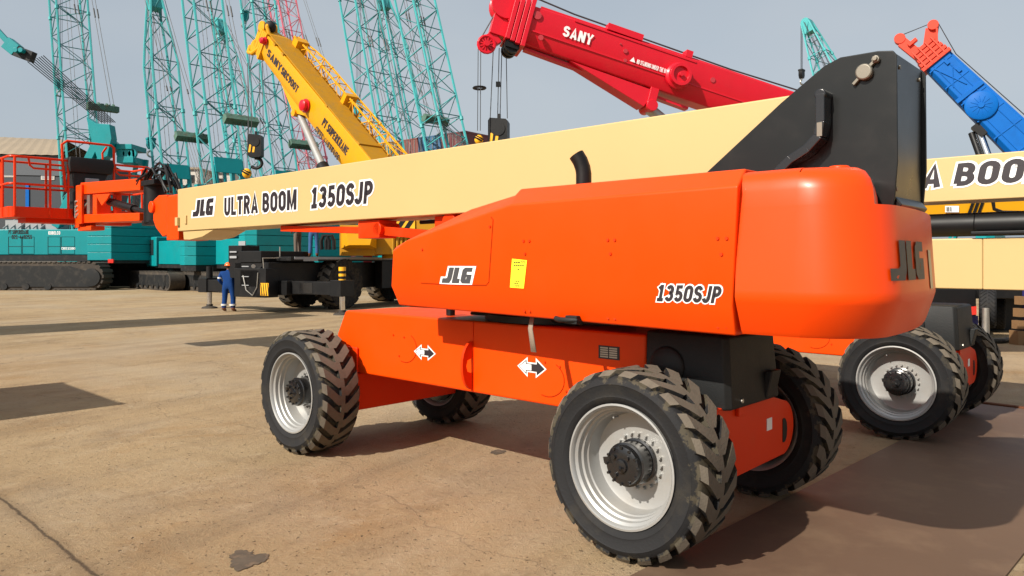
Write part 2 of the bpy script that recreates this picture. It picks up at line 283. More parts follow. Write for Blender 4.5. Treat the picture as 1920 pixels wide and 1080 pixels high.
# ------------------------------------------------------------------ ground
def ground_mat():
    m = bpy.data.materials.new('worn concrete yard'); m.use_nodes = True; n = m.node_tree.nodes; l = m.node_tree.links; p = n['Principled BSDF']
    g = n.new('ShaderNodeNewGeometry')
    def noise(sc, det=6, ro=.6, dist=0):
        x = n.new('ShaderNodeTexNoise'); x.inputs['Scale'].default_value = sc; x.inputs['Detail'].default_value = det; x.inputs['Roughness'].default_value = ro; x.inputs['Distortion'].default_value = dist
        l.new(g.outputs['Position'], x.inputs['Vector']); return x.outputs[0]
    def rng(v, a, b, c=0, dd=1):
        x = n.new('ShaderNodeMapRange'); x.inputs[1].default_value = a; x.inputs[2].default_value = b; x.inputs[3].default_value = c; x.inputs[4].default_value = dd; l.new(v, x.inputs[0]); return x.outputs[0]
    def mix(f, a, b, mode='MIX'):
        x = n.new('ShaderNodeMix'); x.data_type = 'RGBA'; x.blend_type = mode
        l.new(f, x.inputs['Factor'])
        for k, c in (('A', a), ('B', b)):
            if isinstance(c, tuple): x.inputs[k].default_value = c+(1,)
            else: l.new(c, x.inputs[k])
        return x.outputs['Result']
    c = mix(rng(noise(.35, 7, .62), .35, .65), (.305, .211, .114), (.382, .274, .155))
    c = mix(rng(noise(1.1, 9, .7, .6), .50, .70, 0, .8), c, (.215, .146, .085))
    c = mix(rng(noise(.8, 5, .6, .8), .56, .70, 0, .45), c, (.30, .165, .06)); c = mix(rng(noise(2.2, 10, .8, .5), .53, .66, 0, .9), c, (.40, .30, .185))
    c = mix(rng(noise(9, 7, .7), .52, .80, 0, .5), c, (.18, .122, .072))
    c = mix(rng(noise(28, 5, .7), .60, .72, 0, .8), c, (.46, .36, .24))
    pits = rng(noise(27, 3, .65, .3), .32, .365, .9, 0); c = mix(pits, c, (.10, .068, .042))
    st_ = rng(noise(.55, 6, .7, .3), .70, .735, 0, .75); c = mix(st_, c, (.10, .075, .055))
    c = mix(rng(noise(.22, 6, .65, .5), .47, .62, 0, .55), c, (.37, .295, .205))
    mp = n.new('ShaderNodeMapping'); mp.vector_type = 'TEXTURE'; mp.inputs['Rotation'].default_value = (0, 0, math.atan2(V.y, V.x)+.25); mp.inputs['Scale'].default_value = (5.5, .8, 1); l.new(g.outputs['Position'], mp.inputs[0])
    ns = n.new('ShaderNodeTexNoise'); ns.inputs['Scale'].default_value = 1.1; ns.inputs['Detail'].default_value = 8; ns.inputs['Roughness'].default_value = .62; l.new(mp.outputs[0], ns.inputs['Vector'])
    c = mix(rng(ns.outputs[0], .52, .68, 0, .38), c, (.16, .112, .07)); c = mix(rng(ns.outputs[0], .46, .34, 0, .40), c, (.44, .335, .21))
    # slab joints and cracks
    vo = n.new('ShaderNodeTexVoronoi'); vo.feature = 'DISTANCE_TO_EDGE'; vo.inputs['Scale'].default_value = .16
    wv = n.new('ShaderNodeVectorMath'); wv.operation = 'ADD'
    nn = n.new('ShaderNodeTexNoise'); nn.inputs['Scale'].default_value = 1.3; nn.inputs['Detail'].default_value = 8; l.new(g.outputs['Position'], nn.inputs['Vector'])
    l.new(g.outputs['Position'], wv.inputs[0]); l.new(nn.outputs['Color'], wv.inputs[1]); l.new(wv.outputs[0], vo.inputs['Vector'])
    ck = rng(vo.outputs[0], .0, .0022, .45, 0); c = mix(ck, c, (.11, .075, .05))
    dt = n.new('ShaderNodeVectorMath'); dt.operation = 'DOT_PRODUCT'; dt.inputs[1].default_value = tuple(V); l.new(g.outputs['Position'], dt.inputs[0])
    nj = n.new('ShaderNodeMath'); nj.operation = 'MULTIPLY_ADD'; nj.inputs[1].default_value = .10; l.new(noise(2.5, 8, .7), nj.inputs[0]); l.new(dt.outputs['Value'], nj.inputs[2])
    sj = n.new('ShaderNodeMath'); sj.operation = 'SUBTRACT'; sj.inputs[1].default_value = 1.555; l.new(nj.outputs[0], sj.inputs[0])
    aj = n.new('ShaderNodeMath'); aj.operation = 'ABSOLUTE'; l.new(sj.outputs[0], aj.inputs[0])
    c = mix(rng(aj.outputs[0], .02, .09, .45, 0), c, (.19, .13, .075)); jn = rng(aj.outputs[0], .006, .016, .85, 0); c = mix(jn, c, (.07, .048, .03))
    l.new(c, p.inputs['Base Color']); p.inputs['Roughness'].default_value = .9; p.inputs['Specular IOR Level'].default_value = .25
    b = n.new('ShaderNodeBump'); b.inputs['Strength'].default_value = .8; b.inputs['Distance'].default_value = .03
    h = n.new('ShaderNodeMath'); h.operation = 'ADD'; l.new(noise(17, 8, .8), h.inputs[0])
    h2 = n.new('ShaderNodeMath'); h2.operation = 'MULTIPLY'; h2.inputs[1].default_value = -1.3; l.new(pits, h2.inputs[0]); l.new(h2.outputs[0], h.inputs[1])
    l.new(h.outputs[0], b.inputs['Height']); l.new(b.outputs[0], p.inputs['Normal'])
    return m
gm = MB(); gm.add([(-600, -60, 0), (600, -60, 0), (600, 1200, 0), (-600, 1200, 0)], [(0, 1, 2, 3)])
tag(gm.build('ground', ground_mat()), kind='structure')
M['oil'] = mat('oil soaked concrete', (.095, .075, .055), .8, spec=.2, var=.35, vscale=12, dirt=(.2, .14, .09), dirt_amt=.7, dscale=14)
def stain(px, py, rx, ry, seed):
    c = gnd(px, py); rnd = random.Random(seed); mb = MB()
    for k in range(7 if rx > .2 else 3):
        o = Vector((rnd.uniform(-.6, .6)*rx, rnd.uniform(-.6, .6)*ry, 0)); sc = rnd.uniform(.35, .75); ph = [rnd.uniform(0, 6.3) for _ in range(4)]; n = 60
        pts = [c+o+Vector((math.cos(a)*rx*sc*q_, math.sin(a)*ry*sc*q_, .004+.0004*k)) for a, q_ in [(2*math.pi*i/n, 1+.22*math.sin(2*2*math.pi*i/n+ph[0])+.12*math.sin(5*2*math.pi*i/n+ph[1])+.08*math.sin(9*2*math.pi*i/n+ph[2])+.05*math.sin(17*2*math.pi*i/n+ph[3])) for i in range(n)]]
        mb.add(pts, [list(range(n))])
    tag(tri_fix(mb.build('ground_stain', 'oil')), kind='structure')
stain(465, 1045, .15, .17, 3); stain(932, 850, .10, .10, 5); stain(1620, 772, .06, .05, 8)
# brown steel plate lying along the lift's rear end
e = Vector((.7066, .7076, 0)); q = Vector((.7076, -.7066, 0)); p0 = Vector((.698, 4.247, 0))
M['plate'] = mat('rusty steel plate', (.135, .082, .052), .6, metal=.2, var=.2, vscale=.9, bump=.12, bscale=14, dirt=(.22, .145, .09), dirt_amt=.55, dscale=1.3)
pm = MB(); pm.add([p0+e*a+q*b+Z*zz for zz in (.002, .016) for a, b in ((-3.2, 0), (7.2, 0), (7.2, 1.5), (-3.2, 1.5))], [(0, 1, 2, 3), (4, 7, 6, 5), (0, 4, 5, 1), (1, 5, 6, 2), (2, 6, 7, 3), (3, 7, 4, 0)])
tag(pm.build('steel_plate', 'plate'), 'long brown rusty steel plate lying flat on the ground at lower right', 'steel plate')
pm = MB(); pm.tube(p0+e*7.3+q*-.1+Z*.02, p0+e*7.2+q*1.5+Z*.02, .018, n=6)
tag(pm.build('steel_rod', 'boot'), 'thin rusty rod lying on the ground at the far end of the steel plate', 'rod')

# ------------------------------------------------------------------ boom lift
LROT = math.atan2(-.6808, .7325)
LX = lambda p: Vector((-p.x, p.y, p.z))          # (s, t, z) -> the lift's own axes
S_, T_, N_ = (1, 0, 0), (0, 1, 0), (0, -1, 0)
def tyre_mesh(R, W, rr, nl, m_side='rubber', m_lug='lug', lug=.034):
    mb = MB(); b = R-lug
    prof = [(rr-.004, .03), (rr+.01, .004), (rr+.035, -.010), (rr+.045, -.015), (rr+.055, -.012), (rr+.4*(b-rr), -.016), (rr+.68*(b-rr), -.016), (rr+.72*(b-rr), -.021), (rr+.76*(b-rr), -.015), (b-.012, -.004), (b, .018), (b, W-.018), (b-.012, W+.004), (rr+.6*(b-rr), W+.018), (rr+.05, W+.014), (rr+.01, W-.004), (rr-.004, W-.03)]
    mb.lathe(prof, (0, 0, 0), (0, 1, 0), 72, 0, closed=True)
    pitch = 2*math.pi/nl; k = W/.445
    for side in (0, 1):
        for i in range(nl):
            a0 = i*pitch+side*pitch*.5
            rows = []                               # rows across the tread: (y, angle start, angle end)
            for y, sh in ((-.006, -.02), (.03, .035), (.10, .145), (.165, .25), (.195, .27), (.245, .27)):
                rows.append((y*k, a0+sh*.62/R*.8, a0+sh*.62/R*.8+pitch*(.60 if y < .17 else .52)))
            vs = []
            for j, (y, aa, ab) in enumerate(rows):
                yy = y if side == 0 else W-y
                for ang in (aa, (aa+ab)/2, ab):
                    rt = R if j else R-.03
                    for r in (b-.03, rt): vs.append((math.cos(ang)*r, yy, -math.sin(ang)*r))
            n = len(rows); f0 = []; f1 = []
            I = lambda j, c, h: j*6+c*2+h
            for j in range(n-1):
                for c in (0, 1): f1.append((I(j, c, 1), I(j, c+1, 1), I(j+1, c+1, 1), I(j+1, c, 1)))
                f0.append((I(j, 0, 0), I(j, 0, 1), I(j+1, 0, 1), I(j+1, 0, 0))); f0.append((I(j, 2, 0), I(j+1, 2, 0), I(j+1, 2, 1), I(j, 2, 1)))
            for c in (0, 1):
                f0.append((I(n-1, c, 0), I(n-1, c, 1), I(n-1, c+1, 1), I(n-1, c+1, 0))); f0.append((I(0, c, 0), I(0, c+1, 0), I(0, c+1, 1), I(0, c, 1)))
            bidx = len(mb.v); mb.add(vs, f1, 1)
            for f in f0: mb.f.append([bidx+x for x in f]); mb.mi.append(0)
    return mb.mesh('tyre', [m_side, m_lug], 40)
def rim_mesh(rr, W, deep, m='silver'):
    mb = MB()
    prof = [(rr, .004), (rr+.004, -.004), (rr-.008, -.006), (rr-.016, .004), (rr-.02, .022), (rr-.036, .034), (rr-.04, .062), (rr-.052, .07), (rr-.056, .10), (rr-.064, .108), (rr-.068, deep-.03), (rr-.078, deep-.004), (rr-.11, deep+.006), (.16, deep), (.10, deep), (.10, deep+.03), (rr-.06, deep+.04), (rr-.04, W-.05), (rr-.01, W-.01), (rr, W-.004)]
    mb.lathe(prof, (0, 0, 0), (0, 1, 0), 64, closed=True)
    for i in range(20):
        a = 2*math.pi*i/20; c = Vector((math.cos(a)*.165, deep, math.sin(a)*.165))
        mb.tube(c, c-Vector((0, .022, 0)), .0115, n=6)
    a = 2.3; c = Vector((math.cos(a)*(rr-.085), deep-.06, math.sin(a)*(rr-.085))); mb.tube(c, c+Vector((.0, -.05, 0)), .006, n=6)
    return mb.mesh('wheel', m, 30)
def hub_mesh(deep, r=.126):
    mb = MB()
    mb.lathe([(r+.012, deep), (r+.012, deep-.02), (r, deep-.025), (r, .085), (r+.006, .08), (r+.006, .065), (r-.006, .06), (r-.012, .03), (r-.03, .022), (.045, .022), (.04, .008), (.02, .004), (.001, .004)], (0, 0, 0), (0, 1, 0), 36)
    for i in range(12):
        a = 2*math.pi*i/12; c = Vector((math.cos(a)*(r-.018), .045, math.sin(a)*(r-.018))); mb.tube(c, c-Vector((0, .03, 0)), .009, n=6)
    mb.lathe([(.001, .33), (.315, .33), (.315, .37), (.20, .39), (.001, .39)], (0, 0, 0), (0, 1, 0), 28)
    for a in (.9, 2.4, 4.1):
        c = Vector((math.cos(a)*.07, .026, math.sin(a)*.07)); mb.tube(c, c-Vector((0, .018, 0)), .014, n=8)
    mb.obox((-.10, .03, .02), (.03, 0, .006), (0, .008, 0), (-.004, 0, .018))
    mb.bar((0, .005, 0), (.02, -.02, -.012), .012, .012)
    return mb.mesh('hub', 'black_gloss', 30)
LT = tyre_mesh(.570, .385, .370, 23); LT2 = tyre_mesh(.570, .385, .370, 23, 'rubber_clean'); LR = rim_mesh(.370, .385, .20); LH = hub_mesh(.20)
def mount(data, name, parent, loc=(0, 0, 0), rot=(0, 0, 0)):
    o = bpy.data.objects.new(name, data); COL.objects.link(o); o.parent = parent; o.location = loc; o.rotation_euler = rot; return o
def wheel(root, s, t, far, spin, tyre=None):
    wo = mount(LR, 'wheel', root, (-s, t, .570), (0, spin, math.pi if far else 0))
    if far: wo.rotation_euler = (0, spin, math.pi)
    mount(tyre or LT, 'tyre', wo, (0, .385, 0) if far else (0, 0, 0), (0, 0, math.pi if far else 0)); mount(LH, 'hub', wo, rot=(0, -spin, 0)); return wo

def arrow_decal(parent, s, z, wd, ht):
    mb = MB(LX); h = ht/2; a = .36*wd; k = .5*h
    def Q(x, y, e): return (s-x, .5-.002*e-.001, z+y)
    def half(sg, ins, e, mi, x0=0):
        L = wd/2-1.7*ins; xb = wd/2-a+ins; hh = h-2.1*ins; kk = k-ins
        mb.add([Q(sg*x, y, e) for x, y in ((x0, -kk), (xb, -kk), (xb, -hh), (L, 0), (xb, hh), (xb, kk), (x0, kk))], [list(range(7))], mi)
    half(-1, 0, 1, 1); half(1, 0, 1, 1)
    half(-1, .010, 2, 0); half(1, .010, 2, 0); half(-1, .0155, 3, 1)
    return tri_fix(mb.build('arrow_decal', ['decal_black', 'decal_white'], parent))

def lift_chassis(root, tyre=None):
    mb = MB(LX)
    mb.prism([(.14, 1.308), (3.50, 1.318), (3.535, 1.305), (3.66, 1.09), (3.72, .80), (3.66, .735), (.14, .735)], 'y', .5, 1.70)
    ch = mb.build('chassis', 'orange', root, .02, 3)
    m2 = MB(LX); m2.cub(3.30, 3.98, .45, 1.74, .385, .732); m2.prism([(3.30, .98), (3.30, .74), (3.98, .74), (3.98, .98)], 'y', .472, .497)
    m2.tube((3.675, .25, .5775), (3.675, .5, .5775), .16, n=20); m2.tube((3.675, 1.70, .5775), (3.675, 1.95, .5775), .16, n=20)
    m2.build('front_axle', 'orange_red', root, .012)
    # rear axle: flat plate with a round end and a notch, and a cross tube
    m3 = MB(LX); pl = []
    arc = [(1.38+.19*math.cos(a), .64+.19*math.sin(a)) for a in [math.radians(x) for x in range(-80, 100, 15)]]
    pl = [(.30, .44)]+arc+[(1.12, .90), (.30, .90)]
    m3.prism([(p[0], p[1]) for p in pl], 'x', -.405, -.37)
    m3.tube((0, .22, .5775), (0, 1.95, .5775), .13, n=20); m3.cub(-.366, .13, .55, 1.36, .47, .73); m3.obox((-.418, .72, .86), (.012, 0, 0), (0, .05, 0), (0, 0, .035))
    ra = m3.build('rear_axle', 'orange_red', root, .006)
    m3 = MB(LX); m3.cub(-.409, -.4065, 1.12, 1.20, .66, .74); m3.build('label_plate', 'decal_white', ra)
    m3 = MB(LX); m3.prism([(1.40+.05*math.cos(a), .62+.085*math.sin(a)) for a in [math.radians(x) for x in range(-90, 100, 30)]]+[(1.375, .70), (1.375, .54)], 'x', -.4085, -.4065); m3.build('slot', 'black', ra)
    # moulded black cover at the rear end
    m4 = MB(LX)
    ring = lambda z, k: [(.14-.0, .5+.02*k, z), (-.42+.03*k, .5+.02*k, z), (-.45+.03*k, .53+.02*k, z), (-.45+.03*k, 1.19-.03*k, z), (-.42+.03*k, 1.22-.03*k, z), (.14, 1.22, z)]
    m4.loft([ring(.885, 0), ring(.90, -.2), ring(1.32, .7), ring(1.335, 1.2)])
    m4.lathe([(.13, 0), (.12, .025), (.08, .045), (.001, .05)], (-.02, .51, 1.12), (0, -1, 0), 24)
    m4.obox((-.46, 1.06, .99), (.025, 0, 0), (0, .07, 0), (-.02, 0, .09))
    cv = m4.build('cover', 'black_plastic', root, .012, 3)
    m5 = MB(LX); m5.tube((-.452, .66, .93), (-.462, .66, .93), .014, n=8); m5.build('bolt', 'steel', cv)
    for a in ((2.352, 1.009, .285, .135), (1.13, .999, .29, .15)): arrow_decal(ch, *a)
    m6 = MB(LX); m6.cub(.343, .516, .4965, .4995, 1.123, 1.213)
    rp = m6.build('rating_plate', 'decal_black', ch); m6 = MB(LX)
    for i in range(5):
        m6.cub(.36, .425, .4945, .496, 1.133+i*.015, 1.143+i*.015); m6.cub(.435, .50, .4945, .496, 1.133+i*.015, 1.143+i*.015)
    m6.build('print', 'steel', rp)
    # crescent tie down lug
    m7 = MB(LX)
    out = [(.1*math.sin(math.radians(x)) if False else .115*math.cos(math.radians(x)), .955+.195*math.sin(math.radians(x))) for x in range(-90, 100, 15)]
    pts = [(.499, 1.15), (.499, 1.02), (.44, 1.0), (.425, .955), (.44, .91), (.499, .89), (.499, .76)]+[(.499-.115*math.cos(math.radians(x)), .955+.195*math.sin(math.radians(x))) for x in range(-80, 90, 16)]
    m7.prism(pts, 'x', 1.76, 1.785); tri_fix(m7.build('lifting_lug', 'orange_red', ch))
    m8 = MB(LX); m8.cub(1.753, 1.757, .4945, .4995, .745, 1.30)
    for s, z in ((2.78, 1.13), (2.63, 1.12), (1.0, 1.05), (.86, 1.03), (.80, .86), (1.86, .94), (1.86, 1.02), (2.70, .95)): b8 = MB(LX); b8.tube((s, .4995, z), (s, .490, z), .007, n=6); b8.build('bolt', 'orange_red', ch)
    m8.build('seam', 'orange_red', ch)
    for sc_, zc in ((2.62, 1.03), (.98, .93)):
        m8 = MB(LX); m8.path([(sc_-.16*math.cos(a), .4985, zc+.13*math.sin(a)) for a in [math.radians(x) for x in range(-110, 60, 12)]], .0035, 5); m8.build('plug_outline', 'seam', ch)
    m9 = MB(LX)
    for k in range(5): m9.path([(1.9-.1*k, .62, 1.36+.012*k), (1.5-.15*k, .55+.02*k, 1.37), (1.0-.1*k, .60, 1.345), (.4, .56+.03*k, 1.36), (.16, .6, 1.37)], .014, 6)
    m9.build('hose', 'black', ch)['kind'] = 'stuff'
    m9 = MB(LX); m9.lathe([(.62, 0), (.62, .05), (.56, .05), (.56, .10), (.001, .10)], (1.35, 1.10, 1.319), (0, 0, 1), 40); m9.tube((2.3, .75, 1.319), (2.3, .75, 1.42), .04, n=10)
    m9.build('turntable_ring', 'black', root)
    for s, t, far, sp in ((0, 0, False, .35), (3.675, 0, False, 1.1), (0, 2.10, True, .1), (3.675, 2.15, True, .8)): wheel(root, s, t, far, sp, tyre)
    return ch

def superstructure(root, xf, second=False):
    X = MB
    # engine hood -------------------------------------------------------
    hp = lambda px, py, t: (lambda a: Vector((a[0], t, a[1])))(st(px, py, t))
    tr = -.03
    A, B, C_, D0, E, Fp = (hp(733, 536, tr), hp(737, 470, tr), hp(760, 452, tr), hp(958, 384, tr), hp(1384, 348, tr), hp(1374, 575, tr))
    B1, C1, D1, D2, E1 = hp(741, 464, .05), hp(887, 391, .12), hp(966, 366, .12), hp(977, 354, .12), hp(1398, 316, .12)
    G0, G1 = hp(748, 572, .06), hp(1379, 630, .04)
    top = [B1, C1, D1, D2, E1]; far = [Vector((p.x, .84, p.z)) for p in top]
    fA, fG0, fG1, fF = Vector((A.x, .84, A.z)), Vector((G0.x, .84, G0.z)), Vector((G1.x, .84, G1.z)), Vector((E1.x, .84, Fp.z))
    vs = [A, B, C_, D0, E, Fp]+top+[G0, G1]+far+[fA, fG0, fG1]
    fs = [(0, 1, 2, 3, 4, 5), (1, 2, 7, 6), (2, 3, 8, 7), (3, 9, 8), (3, 4, 10, 9), (0, 5, 12, 11)]
    for i in range(4): fs.append((6+i, 7+i, 14+i, 13+i))
    fs += [(0, 1, 6, 13, 18), (0, 18, 19, 11), (11, 12, 20, 19), (4, 5, 12, 20, 17, 10), (13, 14, 15, 16, 17, 20, 19, 18)]
    hb = X(xf); hb.add(vs, fs)
    hood = hb.build('hood', 'orange', root, .012, 3)
    P = lambda px, py, k=0: hp(px, py, tr-k)
    # access panel seam lines and rivets
    sb = X(xf)
    def line(pts, r=.003):
        sb.path([hp(a, b, tr+.001) for a, b in pts], r, 5)
    line([(790, 531), (850, 534), (912, 535), (917, 529), (921, 470), (925, 412), (921, 407)], .005)
    sb.build('panel_seam', 'seam', hood)
    rb = X(xf)
    for a, b in ((982, 452), (993, 452), (985, 476), (1140, 450), (1153, 450), (1145, 476), (1346, 447), (1363, 447), (1353, 477), (919, 425), (792, 468), (982, 563), (984, 583), (994, 583), (1140, 574), (1141, 596), (1154, 597), (1349, 588), (1347, 613), (1363, 613)):
        c = hp(a, b, tr if b < 560 else tr+.06); rb.tube(c+Vector((0, .02, 0)), c-Vector((0, .008, 0)), .009, n=8)
    rb.build('rivet', 'orange_red', hood)['kind'] = 'stuff'
    hb = X(xf)
    a, b = hp(1045, 598, .02), hp(1084, 600, .02)
    hb.path([a+Vector((0, .03, -.01)), a+Vector((-.005, -.02, .005)), a+Vector((-.05, -.035, .0)), b+Vector((.04, -.035, .0)), b+Vector((0, -.02, .0)), b+Vector((0, .03, -.02))], .017, 8)
    hb.obox(b+Vector((.035, .0, 0)), (.045, 0, 0), (0, .03, 0), (0, 0, .026))
    hb.build('handle', 'black_plastic', hood, .004)
    nb = X(xf); nb.add([P(a, b, .004) for a, b in ((956, 539), (982, 541), (988, 488), (960, 485))], [(0, 1, 2, 3)])
    no = nb.build('paper_notice', 'yellow_note', hood); nb = X(xf)
    for (a, b, ln) in ((963, 491, 9), (972, 491, 4), (977, 490, 6), (963, 497, 18), (970, 504, 4), (966, 526, 5), (964, 530, 8), (966, 535, 6)):
        for i in range(0, ln, 4): nb.add([P(a+i+c, b+dd, .007) for c, dd in ((0, 1.6), (2.8, 1.9), (3, .2), (0, -.2))], [(0, 1, 2, 3)])
    nb.build('handwriting', 'decal_black', no)['kind'] = 'stuff'
    if not second:
        o = P(829, 530); logo(hood, o, (-1, 0, 0), Z, N_, .295, .112, 'grey_letter', 'decal_white', .32, xf=xf)
        o = P(1231, 564); lettering(hood, '1350SJP', o, (-1, 0, 0), Z, N_, .385, .092, border='decal_white', shear=.22, xf=xf)
    # exhaust ------------------------------------------------------------
    eb = X(xf); base = Vector((.585, .42, 2.31))
    eb.path([base, base+Vector((0, 0, .08)), base+Vector((.006, -.002, .12)), base+Vector((.022, -.01, .17)), base+Vector((.045, -.025, .215))], .054, 20)
    ex = eb.build('exhaust_pipe', 'black', hood); eb = X(xf)
    eb.lathe([(.048, 0), (.001, .001)], base+Vector((.0465, -.026, .218)), (.45, -.3, .84), 20); eb.build('opening', 'decal_black', ex)
    eb = X(xf); eb.cub(.50, .74, .33, .52, 2.294, 2.312); eb.cub(.36, .45, .4, .5, 2.294, 2.305); eb.build('pipe_flange', 'orange_red', hood)
    # counterweight --------------------------------------------------------
    cw = X(xf)
    def srear(t, inset):
        r, tc = .36, .36
        if t < tc+inset-.02: return -1.45+inset+r-math.sqrt(max(0, r*r-(inset+r-t-.02)**2))
        return -1.45+inset+.10*(t-inset-tc)**2
    def outline(inset, t1, n=12):
        pts = [(-.745, inset-.02), (-.90, inset-.02), (-1.05, inset-.02)]
        for i in range(1, n+1): tt = inset-.02+.36*(1-math.cos(math.pi/2*i/n)); pts.append((srear(tt, inset), tt))
        k = 12 if t1 > 2 else 4
        for i in range(1, k+1): tt = inset+.34+(t1-.34-inset)*i/k; pts.append((srear(tt, inset), tt))
        if t1 < 2: pts = [(max(p[0], -1.40+inset+.27*max(0, p[1]-.20)), p[1]) for p in pts]
        return pts+[(-.745, t1)]
    def lay(z, inset, t1=2.25): return [(p[0], p[1], z) for p in outline(inset, t1)]
    cw.loft([lay(1.405, .085), lay(1.425, .07), lay(1.575, .006), lay(1.605, -.004), lay(1.64, -.002), lay(2.07, .035)])
    tops = [(2.07, .035), (2.15, .043), (2.20, .055), (2.24, .08), (2.262, .115), (2.27, .16)]
    cw.loft([lay(z, i, .83-max(0, i-.035)) for z, i in tops], cap0=False)
    cw.lathe([(.055, -.02), (.055, .018), (.048, .026), (.001, .026)], (-1.12, .42, 2.27), (0, 0, 1), 20)
    cwo = cw.build('counterweight', 'orange_gloss', root, 0, angle=42)
    if not second:
        # raised letters following the curved rear corner
        def surf(x, y, h):
            t = .22+x; z = 1.695+y; ins = -.004+.037*max(0, z-1.62)/.45
            return Vector((srear(t, ins)-h, t-h*max(0, .36-t), z))
        logo(cwo, (0, 0, 0), (0, 1, 0), Z, (-1, 0, 0), .58, .20, 'grey_letter', None, .05, lift=.004, xf=xf, surf=surf)
        dm = X(xf); dm.add([surf(.80+a, -.06+b, .004) for a, b in ((0, 0), (.12, 0), (.12, .22), (0, .22))], [(0, 1, 2, 3)]); dm.build('label_plate', 'steel', cwo)
    # turntable deck and inner mass behind the hood
    db = X(xf); db.cub(-.7, 2.2, .16, 2.15, 1.425, 1.46); db.cub(-.70, .5, .3, .82, 1.46, 1.6)
    db.build('turntable_deck', 'black', root)
    fb = X(xf); fb.cub(-.7, 1.9, 1.6, 2.2, 1.47, 2.1); fb.build('far_hood', 'orange', root, .03)
    # upright between counterweight and boom ------------------------------
    ub = X(xf)
    prof = [(-.05, 1.5), (-.05, 2.335), (-.132, 2.40), (-.62, 2.775), (-.88, 2.955), (-.975, 2.99), (-1.18, 2.988), (-1.262, 2.975), (-1.283, 2.945), (-1.288, 2.35), (-1.272, 2.15), (-1.255, 2.06), (-1.255, 1.5)]
    for a, b in ((.85, .87), (1.43, 1.45)): ub.prism(prof, 'y', a, b)
    ub.cub(-1.262, -1.20, .872, 1.428, 2.06, 2.972)
    ub.prism([(-1.262, 2.16), (-1.30, 2.11), (-1.262, 2.06)], 'y', .885, 1.415)
    up = ub.build('upright', 'charcoal', root, .006)
    ub = X(xf)
    g = [(-.64, 2.33), (-.72, 2.40), (-.82, 2.455), (-.885, 2.52), (-.90, 2.60), (-.90, 2.76)]
    for i in range(len(g)-1):
        a = Vector((g[i][0], .79, g[i][1])); b = Vector((g[i+1][0], .79, g[i+1][1])); ub.bar(a, b+(b-a).normalized()*.012, .118, .055, up=Vector((g[i+1][1]-g[i][1], 0, g[i][0]-g[i+1][0])))
    ub.lathe([(.034, -.058), (.034, .058)], (-.90, .79, 2.765), (0, 1, 0), 16)
    ub.build('cable_guide', 'black_gloss', up, .008)
    ub = X(xf); ub.cub(-.915, -.885, .728, .7305, 2.52, 2.60); ub.build('sticker', 'zinc', up)
    ub = X(xf); c = Vector((-1.115, .85, 2.875))
    ub.lathe([(.047, 0), (.047, -.03), (.04, -.036), (.001, -.036)], c, (0, 1, 0), 24)
    ub.bar(c+Vector((.062, -.012, -.062)), c+Vector((-.062, -.012, .062)), .018, .024, up=T_)
    ub.lathe([(.022, 0), (.022, -.03), (.014, -.03), (.014, -.045), (.001, -.045)], c+Vector((-.062, 0, .062)), (0, 1, 0), 8)
    ub.build('pivot_pin', 'zinc', up, .003)
    for z, t in ((2.90, 1.36), (2.90, .96), (2.2, .9)): ub = X(xf); ub.tube((-1.26, t, z), (-1.272, t, z), .012, n=8); ub.build('bolt', 'zinc', up)
    # main boom ---------------------------------------------------------
    z0, z1 = (2.42, 2.885) if second else (2.222, 2.828)
    tn = 1.07 if second else .92
    bb = X(xf); bb.cub(-1.0, 8.30, .92, 1.42, z0, z1)
    boom = bb.build('boom', 'cream', root, .012, 3)
    bb = X(xf); bb.cub(-.5, 3.3 if second else 1.9, .96, 1.38, 1.50, 2.03); bb.build('tower_boom', 'cream', root, .015)
    bb = X(xf); bb.tube((-.3, 1.17, 2.18), (3.2, 1.17, 2.18), .125 if second else .02, n=24); bb.build('lift_cylinder', 'black', root)
    if second:
        bb = X(xf); bb.cub(3.3, 8.3, .96, 1.38, 1.50, 2.03); bb.tube((3.2, 1.17, 2.18), (8, 1.17, 2.18), .125, n=24, mi=1); bb.cub(3.2, 8, 1.30, 1.44, 2.06, 2.10, 1)
        bb.build('lower_boom', ['cream', 'black'], root, .012); return boom
    # wedge and fittings under the boom end
    wb = X(xf); wb.prism([(8.16, 2.218), (8.14, 2.10), (7.95, 2.095), (7.55, 2.13), (7.2, 2.218)], 'y', .94, 1.40)
    wb.prism([(8.22, 2.42), (8.22, 2.30), (8.30, 2.30), (8.30, 2.42)], 'y', .88, .918); wb.cub(7.98, 8.04, .90, .918, 2.32, 2.44); wb.build('boom_shoe', 'cream', boom, .004)
    logo(boom, (7.80, .92, 2.412), (-1, 0, 0), Z, N_, .60, .225, xf=xf, shear=.22)
    lettering(boom, 'ULTRA BOOM', (6.86, .92, 2.385), (-1, 0, 0), Z, N_, 1.76, .235, border='decal_white', shear=.03, xf=xf)
    lettering(boom, '1350SJP', (4.80, .92, 2.382), (-1, 0, 0), Z, N_, 1.13, .232, border='decal_white', shear=.12, xf=xf)
    # orange linkage under the boom
    lb = X(xf); lb.bar((5.6, 1.1, 2.185), (3.8, 1.1, 2.11), .2, .07); lb.bar((3.85, 1.1, 2.12), (2.4, 1.1, 2.0), .16, .09); lb.cub(3.62, 3.98, .97, 1.2, 2.03, 2.215); lb.lathe([(.07, -.13), (.07, .13)], (3.66, 1.1, 2.12), (0, 1, 0), 16)
    lb.lathe([(.09, 0), (.09, .1)], (2.55, .95, 2.15), (0, 1, 0), 20); lb.cub(2.35, 2.8, 1.0, 1.3, 2.03, 2.215); lb.build('boom_linkage', 'orange_red', root, .008)
    return boom

